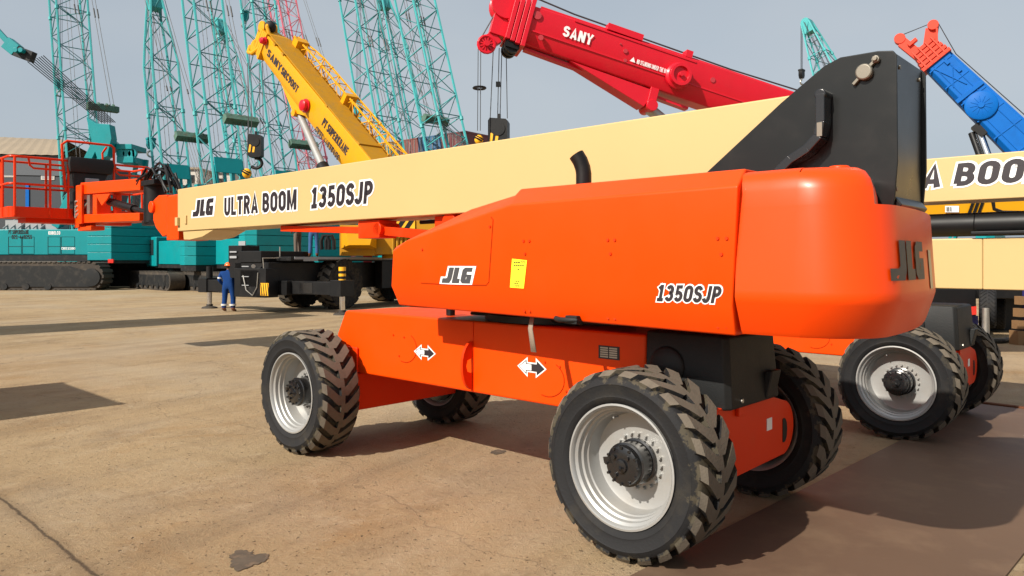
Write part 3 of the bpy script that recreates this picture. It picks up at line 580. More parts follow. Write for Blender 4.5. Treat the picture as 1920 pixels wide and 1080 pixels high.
def jib_and_platform(root):
    X = LX
    b = MB(X); b.cub(8.2, 8.75, .97, 1.37, 2.27, 2.77); b.prism([(8.75, 2.78), (8.75, 2.18), (8.9, 2.16), (9.15, 2.30), (9.25, 2.42), (9.25, 2.72), (9.05, 2.79)], 'y', .95, 1.39); b.cub(8.32, 8.72, .935, 1.40, 2.10, 2.75); b.lathe([(.09, -.26), (.09, .26)], (9.25, 1.17, 2.62), (0, 1, 0), 20)
    b.build('boom_nose', 'orange', root, .015)
    b = MB(X); b.tube((9.72, 1.17, 2.40), (9.72, 1.17, 3.02), .17, n=24); b.cub(9.25, 9.9, 1.03, 1.31, 2.36, 2.44); b.cub(9.3, 9.8, .98, 1.36, 2.98, 3.06)
    rot = b.build('jib_rotator', 'black', root, .008)
    b = MB(X)
    for k in range(9):
        r = random.random
        p = Vector((8.9+.15*r(), 1.0+.35*r(), 2.84)); q_ = Vector((9.95+.2*r(), 1.0+.35*r(), 2.95+.15*r()))
        b.path([p.lerp(q_, i/8)+Vector((0, 0, math.sin(math.pi*i/8)*(.22+.22*r()))) for i in range(9)], .018, 6)
    b.build('hose', 'black', rot)['kind'] = 'stuff'
    b = MB(X)      # jib: upper and lower beam with end plates
    def beam(s0, z0, z1, s1, y0, y1, t0, t1): b.add([(s0, t0, z0), (s1, t0, y0), (s1, t0, y1), (s0, t0, z1), (s0, t1, z0), (s1, t1, y0), (s1, t1, y1), (s0, t1, z1)], [(0, 1, 2, 3), (4, 7, 6, 5), (0, 4, 5, 1), (2, 6, 7, 3), (0, 3, 7, 4), (1, 5, 6, 2)])
    beam(9.95, 2.93, 3.12, 12.75, 3.03, 3.25, 1.02, 1.32); beam(9.98, 2.44, 2.57, 12.75, 2.50, 2.66, 1.02, 1.32)
    b.cub(12.55, 12.85, .97, 1.02, 2.48, 3.2); b.cub(12.55, 12.85, 1.32, 1.37, 2.48, 3.2); b.cub(12.0, 12.2, 1.05, 1.29, 2.6, 3.05); b.cub(11.5, 11.62, 1.2, 1.3, 2.6, 3.05)
    b.prism([(11.9, 2.98), (11.2, 2.95), (11.35, 2.86), (11.6, 2.76), (11.75, 2.86)], 'y', 1.0, 1.03)
    b.cub(12.85, 13.1, 1.02, 1.32, 2.42, 2.95); b.cub(12.3, 13.0, 1.05, 1.29, 2.36, 2.44)
    jib = b.build('jib', 'orange', root, .012)
    b = MB(X); b.tube((11.6, 1.14, 2.84), (10.5, 1.14, 2.66), .07, n=16); b.tube((10.5, 1.14, 2.66), (10.0, 1.14, 2.58), .045, n=12); b.build('jib_cylinder', 'black', jib)
    b = MB(X); b.cub(13.0, 13.06, 1.15, 1.4, 2.7, 3.1); b.cub(12.35, 12.5, 1.05, 1.25, 2.66, 3.0)
    for i in range(4): b.path([(12.4, 1.1+i*.05, 2.95), (12.8, .95, 2.6+.1*i), (12.95, 1.0, 2.8)], .018, 6)
    b.build('valve_block', 'steel', jib)
    # platform: long side lies across the boom
    s0, s1, t0, t1, zf = 13.1, 14.01, -.02, 2.42, 2.61
    b = MB(X)
    def rr(z, r=.12, n=5):
        out = []
        for cx, cy, a0 in ((s0+r, t0+r, 180), (s1-r, t0+r, 270), (s1-r, t1-r, 0), (s0+r, t1-r, 90)):
            for i in range(n+1):
                a = math.radians(a0+90*i/n); out.append((cx+r*math.cos(a), cy+r*math.sin(a), z))
        return out
    pl = MB(X); pl.loft([rr(zf-.02), rr(zf+.17)], cap1=False); pl.cub(s0+.2, s1-.2, t0+.3, t1-.3, zf-.10, zf-.02); plat = pl.build('platform', 'orange_red', root)
    for z in (zf+1.07, zf+.58):
        b = MB(X); b.path(rr(z), .022, 8, closed=True); b.build('rail', 'orange_red', plat)
    posts = [(s0, t0+.08), (s0, .62), (s0, .92), (s0, 1.72), (s0, 2.34), (s1, t0+.08), (s1, .8), (s1, 1.6), (s1, 2.34), ((s0+s1)/2, t1), ((s0+s1)/2, t0)]
    for s, t in posts:
        b = MB(X); b.tube((s, t, zf), (s, t, zf+(1.07)), .022, n=8); b.build('post', 'orange_red', plat)
    for ta, tb in ((.88, 1.72),):
        b = MB(X); b.path([(s0, ta, zf+.5), (s0, ta-.05, zf+1.0), (s0-.02, ta-.07, zf+1.36), (s0, ta+.02, zf+1.44), (s0, tb-.05, zf+1.44), (s0, tb, zf+1.40), (s0, tb, zf+.5)], .024, 8); b.path([(s0+.04, tb-.12, zf+1.4), (s0+.2, tb-.14, zf+1.3), (s0+.2, tb-.12, zf+.9)], .02, 8); b.build('guard_frame', 'orange_red', plat)
    b = MB(X)
    for ta, tb in ((.28, .85), (1.75, 2.3)): b = MB(X); b.path([(s0+.02, ta, zf+1.05), (s0+.02, ta+.02, zf+.93), (s0+.02, ta+.08, zf+.88), (s0+.02, tb, zf+.88)], .02, 8); b.build('grab_rail', 'orange_red', plat)
    b = MB(X); b.loft([[(s0+x, t, zf+1.14) for x, t in ((-.12, .92), (.3, .92), (.3, 1.66), (-.12, 1.66))], [(s0+x, t, zf+1.02) for x, t in ((-.14, .90), (.3, .90), (.3, 1.68), (-.14, 1.68))], [(s0+x, t, zf+.86) for x, t in ((-.1, .93), (.3, .93), (.3, 1.65), (-.1, 1.65))]])
    b.prism([(.98, zf+.86), (1.6, zf+.86), (1.45, zf+.55), (1.3, zf+.45), (1.02, zf+.5)], 'x', s0-.05, s0+.25); b.cub(s0-.06, s0+.2, 1.0, 1.28, zf+.02, zf+.5)
    con = b.build('control_console', 'black_plastic', plat, .01)
    b = MB(X); b.cub(s0-.12, s0-.06, 1.18, 1.42, zf+.56, zf+.76); b.build('control_box', 'wall_pale', con, .015)

LABELS = []
lift = thing('boom_lift', 'large orange and cream boom lift parked closest, its cream boom stretched left with black lettering', 'boom lift', R0, LROT, 'boom lifts')
lift_chassis(lift); superstructure(lift, LX); jib_and_platform(lift)
# the strap caught under the hood
b = MB(LX); a = st(990, 600, .12); c = st(998, 660, .12)
b.add([(a[0]+.015, .16, a[1]+.03), (a[0]-.02, .16, a[1]+.03), (a[0]+.01, .13, a[1]-.06), (a[0]-.03, .13, a[1]-.06), (c[0]+.012, .12, c[1]), (c[0]-.035, .12, c[1])], [(0, 1, 3, 2), (2, 3, 5, 4)])
so_ = b.build('strap', 'strap', lift); so_.modifiers.new('s', 'SOLIDIFY').thickness = .006

O2 = R0+U*(-.272)+V*4.40
lift2 = thing('boom_lift', 'second orange boom lift behind the closest one, its cream boom and black cylinder pointing right', 'boom lift', O2, LROT, 'boom lifts')
lift_chassis(lift2, LT2)
SC, TC = 1.35, 1.10
X2 = lambda p: Vector((-(2*SC-p.x), 2*TC-p.y, p.z))
bo2 = superstructure(lift2, X2, True)
# lettering on its camera side: find s for the photo's A and B
tn = 2*TC-1.42
sB = st(1787, 340, 4.40+tn)[0]+.272; wB = (st(1787, 340, 4.4+tn)[0]-st(1915, 340, 4.4+tn)[0])/(layout('BOO')[1])
full = layout('ULTRA BOOM')[1]; off = full-layout('BOOM')[1]
lettering(bo2, 'ULTRA BOOM', (sB+wB*off, tn, 2.575), (-1, 0, 0), Z, N_, wB*full, .235, border='decal_white', shear=.2, xf=LX)
#==PART2
# ------------------------------------------------------------------ lattice boom crawler cranes
def frame_basis(p0, p1, side):
    ax = (p1-p0).normalized(); sd = (side-ax*side.dot(ax)).normalized(); return ax, sd, ax.cross(sd)
def lattice(mb, p0, p1, side, wd, dp, panel=1.5, rc=.06, rl=.026, base=4.0, tip=5.0, n=5, kb=.35, kt=.4, mi=0, ml=0):
    p0 = Vector(p0); p1 = Vector(p1); ax, sd, up = frame_basis(p0, p1, Vector(side)); L = (p1-p0).length
    N = max(3, round(L/panel)); cor = []
    for i in range(N+1):
        x = L*i/N; k = 1.0
        if base and x < base: k = kb+(1-kb)*x/base
        if tip and x > L-tip: k = kt+(1-kt)*(L-x)/tip
        c = p0+ax*x; kw = 1-(1-k)*(.35 if x < base else 1)
        cor.append([c+sd*(a*wd/2*kw)+up*(b*dp/2*k) for a, b in ((-1, -1), (1, -1), (1, 1), (-1, 1))])
    for i in range(N):
        for j in range(4):
            mb.tube(cor[i][j], cor[i+1][j], rc, n=n, mi=mi, cap=False)
            k = (j+1) % 4
            a, b = (j, k) if (i+j) % 2 == 0 else (k, j)
            mb.tube(cor[i][a], cor[i+1][b], rl, n=4, mi=ml, cap=False)
            if j % 2 or i % 2: mb.tube(cor[i+1][j], cor[i+1][k], rl, n=4, mi=mi if j % 2 else ml, cap=False)
        if i % 6 == 5:
            for j in range(4): mb.tube(cor[i][j]+(cor[i+1][j]-cor[i][j])*.85, cor[i+1][j], rc*1.6, n=6, mi=mi)
            mb.tube(cor[i+1][0], cor[i+1][2], rl, n=4, mi=ml); mb.tube(cor[i+1][1], cor[i+1][3], rl, n=4, mi=ml)
    return cor
def hook_block(parent, p, sc=1, ink='teal', hazard=False, dirv=(1, 0, 0)):
    mb = MB(); p = Vector(p); dv = Vector(dirv).normalized(); nv = Z.cross(dv)
    def prism(pts, th, mi): 
        n = len(pts); vs = [p+dv*a*sc+Z*b*sc+nv*(k*th*sc) for k in (-1, 1) for a, b in pts]
        mb.add(vs, [list(range(n)), list(range(2*n-1, n-1, -1))]+[(i, (i+1) % n, n+(i+1) % n, n+i) for i in range(n)], mi)
    if hazard:
        prism([(-.30, 0), (.28, -.06), (.34, -.16), (.34, -1.12), (.22, -1.2), (-.26, -1.2), (-.36, -1.1), (-.36, -.1)], .22, 0)
        mb.lathe([(.26*sc, -.25*sc), (.26*sc, .25*sc)], p+Z*-.4*sc, nv, 16); mb.obox(p+Z*.06*sc, dv*.05*sc, nv*.05*sc, Z*.1*sc)
    else:
        prism([(-.30, 0), (.30, 0), (.34, -.1), (.34, -.75), (.18, -1.05), (-.18, -1.05), (-.34, -.75), (-.34, -.1)], .22, 0)
        prism([(-.38, -.05), (.38, -.05), (.38, -.22), (-.38, -.22)], .26, 0)
    if hazard:
        for i in range(2): prism([(-.26+i*.2, -.55), (-.16+i*.2, -.55), (-.22+i*.2, -.95), (-.32+i*.2, -.95)], .235, 2)
    hk = [p+dv*(.30*sc*math.sin(math.radians(a)))+Z*(sc*(-1.48+.26*math.cos(math.radians(a)))) for a in range(-10, 250, 20)]
    mb.tube(p+Z*-1.0*sc, p+Z*-1.25*sc, .09*sc, n=8, mi=1); mb.path(hk, .085*sc, 8, mi=1)
    return mb.build('hook_block', [ink, 'steel' if not hazard else 'black', 'hazard_yellow'], parent)

def crane(base_px, tip_px, Y, label, fwd, paint='teal_light', wd=1.9, dp=1.75, eq=None, hook=None, panel=1.7, tip_in=False, boom_plate=True, ext=16, body='teal', rope_to=None, pend=True, cable_dx=0, group='lattice boom crawler cranes', hookink='teal'):
    fwd = Vector((fwd[0], fwd[1], 0)).normalized(); sidev = Z.cross(fwd)
    foot = at(base_px[0], 470, Y); foot.z = 1.9
    def on(px, py):                          # point in the crane's own upright plane seen at a pixel
        k = (px-960)/F; a = (k*foot.y-foot.x)/(fwd.x-k*fwd.y); P = foot+fwd*a; return Vector((P.x, P.y, CAMH+(HY-py)/F*P.y))
    tip = on(*tip_px); ax = (tip-foot).normalized()
    if not tip_in: tip = tip+ax*ext
    org = foot-fwd*1.2; org.z = 0
    c = thing('crawler_crane', label, 'crane', org, 0, group); X = lambda p: p-org
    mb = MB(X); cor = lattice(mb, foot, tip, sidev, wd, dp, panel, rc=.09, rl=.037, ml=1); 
    if tip_in:
        for k in (-.3, 0, .3): mb.lathe([(.38, -.05), (.38, .05)], tip+sidev*k+ax*.1, sidev, 16)
        mb.obox(tip-ax*.4, ax*.6, sidev*wd*.22, ax.cross(sidev)*dp*.22)
    bo = mb.build('boom', [paint, 'teal_lace_shaded' if paint == 'teal_light' else paint], c)
    mb = MB(X)                                    # plate and struts at the boom foot section
    if boom_plate:
        m_ = foot+ax*5.9; up = ax.cross(sidev)
        mb.obox(m_+up*(dp*.58), sidev*wd*.46, ax*.5, up*.05)
        for k in (-1, -.35, .35, 1): mb.bar(foot+ax*.6+up*dp*.3+sidev*k*wd*.3, m_+up*dp*.55+sidev*k*wd*.43, .15, .15)
        mb.build('boom_plate', body, c)
    # pendant ropes, spreader beam and hoist rope
    apex = foot-fwd*4.2+Z*4.6
    if pend:
        e_ = on(*eq) if eq else foot-fwd*1+Z*9
        mb = MB(X)
        for k in (-.8, -.55, .55, .8):
            mb.tube(tip+sidev*k*.9, e_+sidev*k, .022, n=5); mb.tube(e_+sidev*k+(tip-e_)*.3, e_+sidev*k+(tip-e_)*.33, .06, n=6)
        for k in (-.5, -.3, -.1, .1, .3, .5): mb.tube(e_+sidev*k, apex+sidev*k*.8, .018, n=4)
        mb.build('pendant_rope', 'cable', c)['kind'] = 'stuff'
        mb = MB(X); dd = (apex-e_).normalized()
        mb.obox(e_, sidev*1.05, dd*.20, dd.cross(sidev).normalized()*.26)
        for k in (-.7, -.25, .3, .75): mb.lathe([(.28, -.06), (.28, .06)], e_+sidev*k+dd*-.12, sidev, 12)
        for k in (-.85, -.45, .05, .5, .9): mb.obox(e_+sidev*k-dd*(.2+.05*math.sin(9*k)), sidev*(.07+.04*math.cos(7*k)), dd*.1, fwd*.14)
        mb.build('spreader_beam', 'teal_worn' if body == 'teal' else body, c)
    mb = MB(X)
    for k in (-.45, .45):
        mb.tube(foot+ax*1.5-ax.cross(sidev)*dp*.2+sidev*k*.3, tip-ax*1+sidev*k*.3, .018, n=4)
    if hook:
        h = on(*hook); top = Vector((h.x, h.y, tip.z if tip.z > h.z+2 else h.z+8))
        for k in (-.18, -.06, .06, .18): mb.tube(h+sidev*k, top+sidev*k, .016, n=4)
    mb.build('hoist_rope', 'cable', c)['kind'] = 'stuff'
    if hook: hb = hook_block(c, on(*hook)-org, .8, hookink, dirv=sidev)
    # carrier
    G = lambda x, y, z: org+fwd*x+sidev*y+Z*z
    XF = lambda p: G(p.x, p.y, p.z)-org
    for sg in (-1, 1):
        mb = MB(XF); r = .56; pts = []
        for cx, a0 in ((3.2, -90), (-3.2, 90)): pts += [(cx+r*math.cos(math.radians(a0+180*i/10)), .58+r*math.sin(math.radians(a0+180*i/10))) for i in range(11)]
        mb.prism(pts, 'y', sg*2.0-.45, sg*2.0+.45)
        for i in range(28):
            x = -3.2+6.4*i/27
            for z in (1.15, .02): mb.cub(x-.08, x+.08, sg*2.0-.47, sg*2.0+.47, z-.03, z+.03)
        tr_ = mb.build('crawler_track', 'track', c)
        mb = MB(XF); mb.cub(-3.0, 3.0, sg*2.0-.5, sg*2.0+.5, .28, .95)
        for i in range(7): mb.tube((-2.7+.9*i, sg*2.0-.52, .3), (-2.7+.9*i, sg*2.0+.52, .3), .2, n=12)
        for x in (-3.2, 3.2): mb.lathe([(.42, -.47), (.42, .47)], (x, sg*2.0, .58), (0, 1, 0), 18)
        mb.build('track_frame', 'track_frame', tr_)
    mb = MB(XF); mb.cub(-4.2, 2.4, -1.55, 1.55, 1.35, 1.6, 1); mb.cub(-4.2, 2.0, -1.6, -.65, 1.6, 3.1); mb.cub(-4.2, .6, .65, 1.6, 1.6, 3.1); mb.lathe([(.9, 0), (.9, .5)], (0, 0, .9), (0, 0, 1), 24, 1)
    mb.build('upper_body', [body, 'track_frame'], c, .04)
    mb = MB(XF)
    for k in range(5):
        z = 1.55+k*.56; mb.prism([(-4.3, -2.1), (-4.3, 2.1), (-5.0, 2.1), (-5.45, 1.6), (-5.45, -1.6), (-5.0, -2.1)], 'z', z+.015, z+.55)
    mb.prism([(-4.32, -2.05), (-4.32, 2.05), (-4.98, 2.05), (-5.4, 1.58), (-5.4, -1.58), (-4.98, -2.05)], 'z', 1.2, 1.56, 1)
    mb.cub(-4.7, -4.4, -1.3, 1.3, 1.5, 4.33)
    mb.build('counterweight', [body, 'track_frame'], c, .02)
    mb = MB(XF); mb.cub(.8, 2.6, .7, 1.7, 1.45, 3.4); cb = mb.build('cab', body, c, .08)
    mb = MB(XF); mb.cub(1.2, 2.62, .85, 1.72, 2.2, 3.2); mb.build('window', 'glass', cb)
    mb = MB(XF)
    for k in (-.75, .75):
        mb.bar((-2.0, k, 3.0), (-3.0, k*.6, 6.3), .22, .22); mb.bar((-4.4, k, 3.1), (-3.0, k*.6, 6.4), .16, .16)
    mb.cub(-3.25, -2.75, -.65, .65, 6.2, 6.6); mb.build('gantry', body, c, .02)
    return c
FW = (-.70, .71)
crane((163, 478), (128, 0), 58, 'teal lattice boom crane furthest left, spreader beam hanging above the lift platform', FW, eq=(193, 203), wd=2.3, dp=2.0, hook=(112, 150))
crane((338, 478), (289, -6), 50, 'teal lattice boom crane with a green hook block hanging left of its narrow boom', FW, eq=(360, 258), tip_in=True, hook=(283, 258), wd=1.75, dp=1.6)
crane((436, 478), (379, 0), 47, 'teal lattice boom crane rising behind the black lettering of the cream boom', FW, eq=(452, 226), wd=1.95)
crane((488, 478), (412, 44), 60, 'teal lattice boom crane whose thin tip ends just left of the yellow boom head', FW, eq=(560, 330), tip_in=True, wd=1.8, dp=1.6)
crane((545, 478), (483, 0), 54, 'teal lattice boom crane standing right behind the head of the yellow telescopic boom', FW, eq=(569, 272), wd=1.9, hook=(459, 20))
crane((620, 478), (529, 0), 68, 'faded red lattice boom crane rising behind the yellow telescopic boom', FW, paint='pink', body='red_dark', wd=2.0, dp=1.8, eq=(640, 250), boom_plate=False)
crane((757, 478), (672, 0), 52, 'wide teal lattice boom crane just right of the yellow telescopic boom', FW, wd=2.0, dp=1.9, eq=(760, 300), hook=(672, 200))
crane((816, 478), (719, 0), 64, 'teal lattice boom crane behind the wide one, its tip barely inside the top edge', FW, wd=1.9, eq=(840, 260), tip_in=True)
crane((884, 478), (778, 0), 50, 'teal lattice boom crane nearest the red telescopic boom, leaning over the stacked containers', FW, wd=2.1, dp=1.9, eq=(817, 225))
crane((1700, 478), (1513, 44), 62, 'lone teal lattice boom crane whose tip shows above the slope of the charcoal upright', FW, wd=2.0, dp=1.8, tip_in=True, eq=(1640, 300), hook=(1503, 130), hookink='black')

# ------------------------------------------------------------------ crawler crane at far left
KY = 48; ko = at(60, 490, KY); ko.z = 0
kc = thing('crawler_crane', 'large teal crawler crane at left edge with stepped counterweight and white lettering on its body', 'crane', ko, math.radians(0), 'lattice boom crawler cranes')
K = lambda p: p
kx = lambda px: (px-60)/F*KY                       # local x of a photo column at this depth
kz = lambda py, y=0: CAMH+(HY-py)/F*(KY+y)
mb = MB(); mb.cub(-8, kx(168), 0, 3.2, kz(478), kz(430)); kb = mb.build('upper_body', 'teal', kc, .05)
mb = MB(); mb.cub(-8, kx(170), -.04, 3.0, kz(490), kz(478.5)); mb.build('sill', 'track_frame', kb)
mb = MB()
for a, b_ in ((16, 40), (42, 64), (90, 113), (115, 140)):
    mb.path([(kx(a), -.01, kz(476)), (kx(a), -.01, kz(444)), (kx(b_), -.01, kz(444)), (kx(b_), -.01, kz(476)), (kx(a), -.01, kz(476))], .012, 4); mb.tube((kx(a), -.01, kz(462)), (kx(b_), -.01, kz(462)), .012, n=4)
mb.build('door_seam', 'track_frame', kb)['kind'] = 'stuff'
X_ = (1, 0, 0)
lettering(kb, 'KOBELCO', (kx(91), 0, kz(440)), X_, Z, N_, kx(113)-kx(91), .22, 'decal_white', lift=.01)
lettering(kb, 'CKE1100', (kx(115), 0, kz(468)), X_, Z, N_, kx(141)-kx(115), .15, 'decal_white', lift=.01)
lettering(kb, 'PT SUPERKRANE', (kx(16), 0, kz(439)), X_, Z, N_, kx(54)-kx(16), .28, 'track_frame', lift=.01)
lettering(kb, '021-440255', (kx(22), 0, kz(448)), X_, Z, N_, kx(60)-kx(22), .26, 'track_frame', lift=.01)
mb = MB()
for k in range(5):
    za, zb = kz(488-k*15.2), kz(488-(k+1)*15.2+.6)
    mb.prism([(kx(171), .3), (kx(172), -.5), (kx(218), -.6), (kx(285), 2.2), (kx(285), 4.5), (kx(171), 4.5)], 'z', za, zb)
mb.prism([(kx(173), .3), (kx(174), -.4), (kx(218), -.5), (kx(283), 2.2), (kx(283), 4.5), (kx(173), 4.5)], 'z', kz(494), kz(488), 1)
mb.build('counterweight', ['teal', 'track_frame'], kc, .02)
mb = MB(); mb.cub(kx(212), kx(222), -.62, -.5, kz(493), kz(486)); mb.build('lamp', 'lamp_red', kc)
mb = MB(); pts = []
for cx, a0, sgn in ((kx(200), -90, 1), (-9, 90, 1)): pts += [(cx+.85*math.cos(math.radians(a0+180*i/12)), .87+.85*math.sin(math.radians(a0+180*i/12))) for i in range(13)]
mb.prism(pts, 'y', -2.0, -.9); 
for i in range(46):
    x = -9+(kx(200)+9)*i/45
    for z in (1.72, .03): mb.cub(x-.1, x+.1, -2.04, -.86, z-.03, z+.05)
for i in range(9):
    a = math.radians(-90+180*i/8); p = Vector((kx(200)+.87*math.cos(a), -1.45, .87+.87*math.sin(a))); mb.obox(p, Vector((-math.sin(a), 0, math.cos(a)))*.1, (0, .6, 0), Vector((math.cos(a), 0, math.sin(a)))*.05)
kt = mb.build('crawler_track', 'track', kc)
mb = MB(); mb.prism([(-9, .22), (kx(205), .22), (kx(212), .6), (kx(205), 1.1), (kx(165), 1.5), (-9, 1.5)], 'y', -2.06, -2.0); mb.lathe([(.55, -.08), (.55, .08), (.2, .1)], (kx(205), -2.03, .8), (0, -1, 0), 20)
for i in range(9): mb.tube((-8.5+i*1.35, -2.1, .25), (-8.5+i*1.35, -1.0, .25), .22, n=12)
mb.build('track_frame', 'track_frame', kt)
mb = MB(); mb.cub(-9, kx(280), 2.5, 3.6, .1, 1.7); mb.cub(-4, 3.5, -.8, 2.6, .6, 1.75); mb.build('crawler_base', 'track_frame', kc)
mb = MB()      # gantry: thick legs up to the head, ladder like mast behind
for (x0, y0, x1, y1, th, dy) in ((98, 425, 185, 245, .5, .5), (128, 425, 196, 262, .45, .9), (165, 300, 200, 262, .5, 1.3), (205, 420, 228, 290, .25, 2.0), (228, 420, 240, 290, .25, 2.4)):
    mb.bar((kx(x0), dy, kz(y0)), (kx(x1), dy, kz(y1)), th, th, up=T_)
mb.prism([(kx(168), kz(262)), (kx(158), kz(218)), (kx(176), kz(230)), (kx(202), kz(232)), (kx(206), kz(258)), (kx(198), kz(292)), (kx(180), kz(300))], 'y', .2, .9)
mb.cub(kx(204), kx(235), .8, 2.8, kz(276), kz(266)); mb.cub(kx(206), kx(238), .8, 2.8, kz(302), kz(290))
for k in (212, 224, 234): mb.lathe([(.3, -.1), (.3, .1)], (kx(k), 1.0, kz(284)), (0, 1, 0), 14)
mb.bar((kx(236), 1.0, kz(276)), (kx(238), 1, kz(300)), .2, .2)
mb.build('gantry', 'teal', kc, .03)
mb = MB(); hd = Vector((kx(42), 1.0, kz(100)))
for i in range(8): mb.tube((kx(186)+i*.04, .3+i*.16, kz(228)+i*.03), hd+Vector((i*.07, (i-4)*.12, .09*i-.4)), .030, n=5)
for a, b_ in (((155, 0), (196, 150)), ((163, 0), (214, 150))):
    pass
mb.build('luffing_rope', 'black', kc)['kind'] = 'stuff'
mb = MB(); mb.bar((kx(-60), 1, kz(10)), (kx(8), 1, kz(84)), .35, .2, up=T_); mb.bar((kx(-6), 1, kz(72)), (kx(14), 1, kz(88)), .8, .55, up=T_); mb.bar((kx(12), 1, kz(88)), (kx(44), 1.0, kz(100)), .7, .5, up=T_, mi=1)
for k in (20, 30): mb.tube((kx(k), .4, kz(90)), (kx(k), 1.6, kz(90)), .16, n=10, mi=0)
mb.build('rope_spreader', ['teal', 'track_frame'], kc, .02)
mb = MB()      # ladders and walkway on the body roof
for i in range(6): mb.bar((kx(0+i*14), .3, kz(428)), (kx(18+i*14), 1.2, kz(400)), .08, .08)
for i in range(3): mb.cub(kx(i*38), kx(i*38+30), .5, 1.3, kz(430), kz(412+4*(i % 2)))
mb.build('deck_machinery', 'wall_pale', kc)['kind'] = 'stuff'

# ------------------------------------------------------------------ telescopic cranes
def rect_boom(mb, p0, p1, side, w0, h0, w1, h1, mi=0, ch=.18):
    p0 = Vector(p0); p1 = Vector(p1); ax, sd, up = frame_basis(p0, p1, Vector(side)); rings = []
    if up.z < 0: sd = -sd; up = -up
    for p, w_, h_ in ((p0, w0, h0), (p1, w1, h1)):
        c = ch*h_
        rings.append([p+sd*(a*w_/2)+up*(b*h_/2) for a, b in ((-1, -1+2*ch*1.6), (-.62, -1), (.62, -1), (1, -1+2*ch*1.6), (1, 1), (-1, 1))])
    mb.loft(rings, mi); return ax, sd, up
# yellow rough terrain crane -------------------------------------------------
L_ = Vector((-.51, -.86, 0)); n_ = Vector((.86, -.51, 0))
jl = gnd(393, 578); yo = jl+n_*3.4; yo.z = 0
yc = thing('rough_terrain_crane', 'yellow telescopic crane on a black carrier with huge tyres behind the boom lift', 'crane', yo, math.atan2(-n_.x, n_.y) if False else 0)
Yw = lambda p: L_*p.x+n_*p.y+Z*p.z               # x towards its near end, y towards its right side, from the outrigger axis
B = lambda: MB(Yw)
mb = B(); mb.cub(-9, .9, -.85, .85, .75, 1.75); mb.cub(-9, .35, -1.35, 1.35, 1.80, 1.95); mb.cub(-.35, .5, -1.3, 1.3, .62, 1.12); mb.cub(.5, 1.05, -.7, .9, .55, 1.55)
mb.cub(-8.5, -4.4, 1.0, 1.36, .7, 1.8); mb.cub(-1.3, .95, -.55, .55, 1.75, 2.15); mb.cub(.1, .9, -1.2, -.5, 1.2, 2.35); mb.prism([(.3, .9), (1.05, .9), (1.05, 1.5), (.6, 1.9), (.3, 1.9)], 'y', -.4, .55)
car = mb.build('carrier', 'black', yc, .02)
mb = B(); mb.cub(-9, .2, 1.352, 1.37, 1.86, 1.95); mb.cub(-.9, -.2, 1.372, 1.376, 1.80, 1.95)
for z in (.72, 1.05, 1.4, 1.75): mb.cub(-5.7, -5.1, 1.36, 1.5, z, z+.05)
mb.cub(-6.4, -5.75, 1.37, 1.5, .95, 1.45); mb.build('deck_edge', 'wall_pale', car)
for sg in (-1, 1):
    mb = B(); a, b_ = (1.3, 3.15) if sg > 0 else (-3.15, -1.3)
    mb.cub(-.28, .28, min(a, b_)-.05, max(a, b_)+.05, .66, 1.10); mb.cub(-.33, .33, sg*3.4-.24, sg*3.4+.24, .62, 1.16)
    ob = mb.build('outrigger_beam', 'black', yc, .015)
    mb = B(); mb.tube((0, sg*3.4, .05), (0, sg*3.4, 1.1), .095, n=14); mb.build('jack_leg', 'chrome', ob)
    mb = B(); mb.lathe([(.30, 0), (.28, .05), (.12, .09), (.12, .16)], (0, sg*3.4, 0), (0, 0, 1), 20); mb.build('jack_foot', 'track', ob)
    mb = B(); mb.tube((0, sg*3.4, 1.16), (0, sg*3.4, 1.60), .12, n=16); jt = mb.build('jack_housing', 'hazard_yellow' if sg > 0 else 'black', ob)
    mb = B()
    for k in (1.2, 1.38): mb.tube((0, sg*3.4, k), (0, sg*3.4, k+.09), .123, n=16)
    mb.build('stripe', 'black', jt)
    mb = B(); mb.cub(.285, .288, sg*2.0-.3, sg*2.0+.3, .70, 1.06); mb.build('edge_mark', 'black_gloss', ob)
for y0 in (1.0, -1.35):
    mb = B(); mb.cub(1.055 if y0 > 0 else .51, 1.065 if y0 > 0 else .52, y0-.35 if y0 > 0 else y0, y0+.05 if y0 > 0 else y0+.3, .62, 1.05); hp_ = mb.build('hazard_plate', 'hazard_yellow', car)
    mb = B(); xx = 1.068 if y0 > 0 else .523
    for i in range(4): yb = (y0-.34 if y0 > 0 else y0)+i*.11; mb.add([(xx, yb+.05, .63), (xx, yb+.10, .63), (xx, yb+.03, 1.04), (xx, yb-.0, 1.04)], [(0, 1, 2, 3)])
    mb.build('stripe', 'black', hp_)
mb = B()
for k, (x, y, z, h_) in enumerate([(.55, -.9, 2.36, .3), (1.07, -.1, 1.6, .06), (1.07, -.1, 1.25, .05), (1.07, -.1, .95, .05), (.93, -.9, 1.9, .16), (.93, -.9, 2.1, .1)]): mb = B(); mb.cub(x, x+.03, y-.15, y+.2, z, z+h_*.5); mb.build('step', 'wall_pale', car)
mb = B(); mb.lathe([(.07, 0), (.07, .03)], (1.06, .3, 1.62), L_, 12); mb.path([(1.08, -.2, 1.3), (1.12, 0, .8), (1.1, .3, .62), (1.08, .5, .9), (1.08, .55, 1.4)], .02, 6); mb.path([(1.0, .75, 1.5), (1.05, .75, 1.9), (.3, .75, 1.9), (.3, .75, 2.3)], .02, 6); mb.build('hand_rail', 'steel', car)
BT = tyre_mesh(.95, .75, .37, 18, 'rubber_clean', 'lug', .06)
BR = MB(); BR.lathe([(.37, .03), (.36, .02), (.33, .14), (.30, .2), (.16, .22), (.16, .1), (.001, .1)], (0, 0, 0), (0, 1, 0), 32); BR = BR.mesh('wheel', 'black')
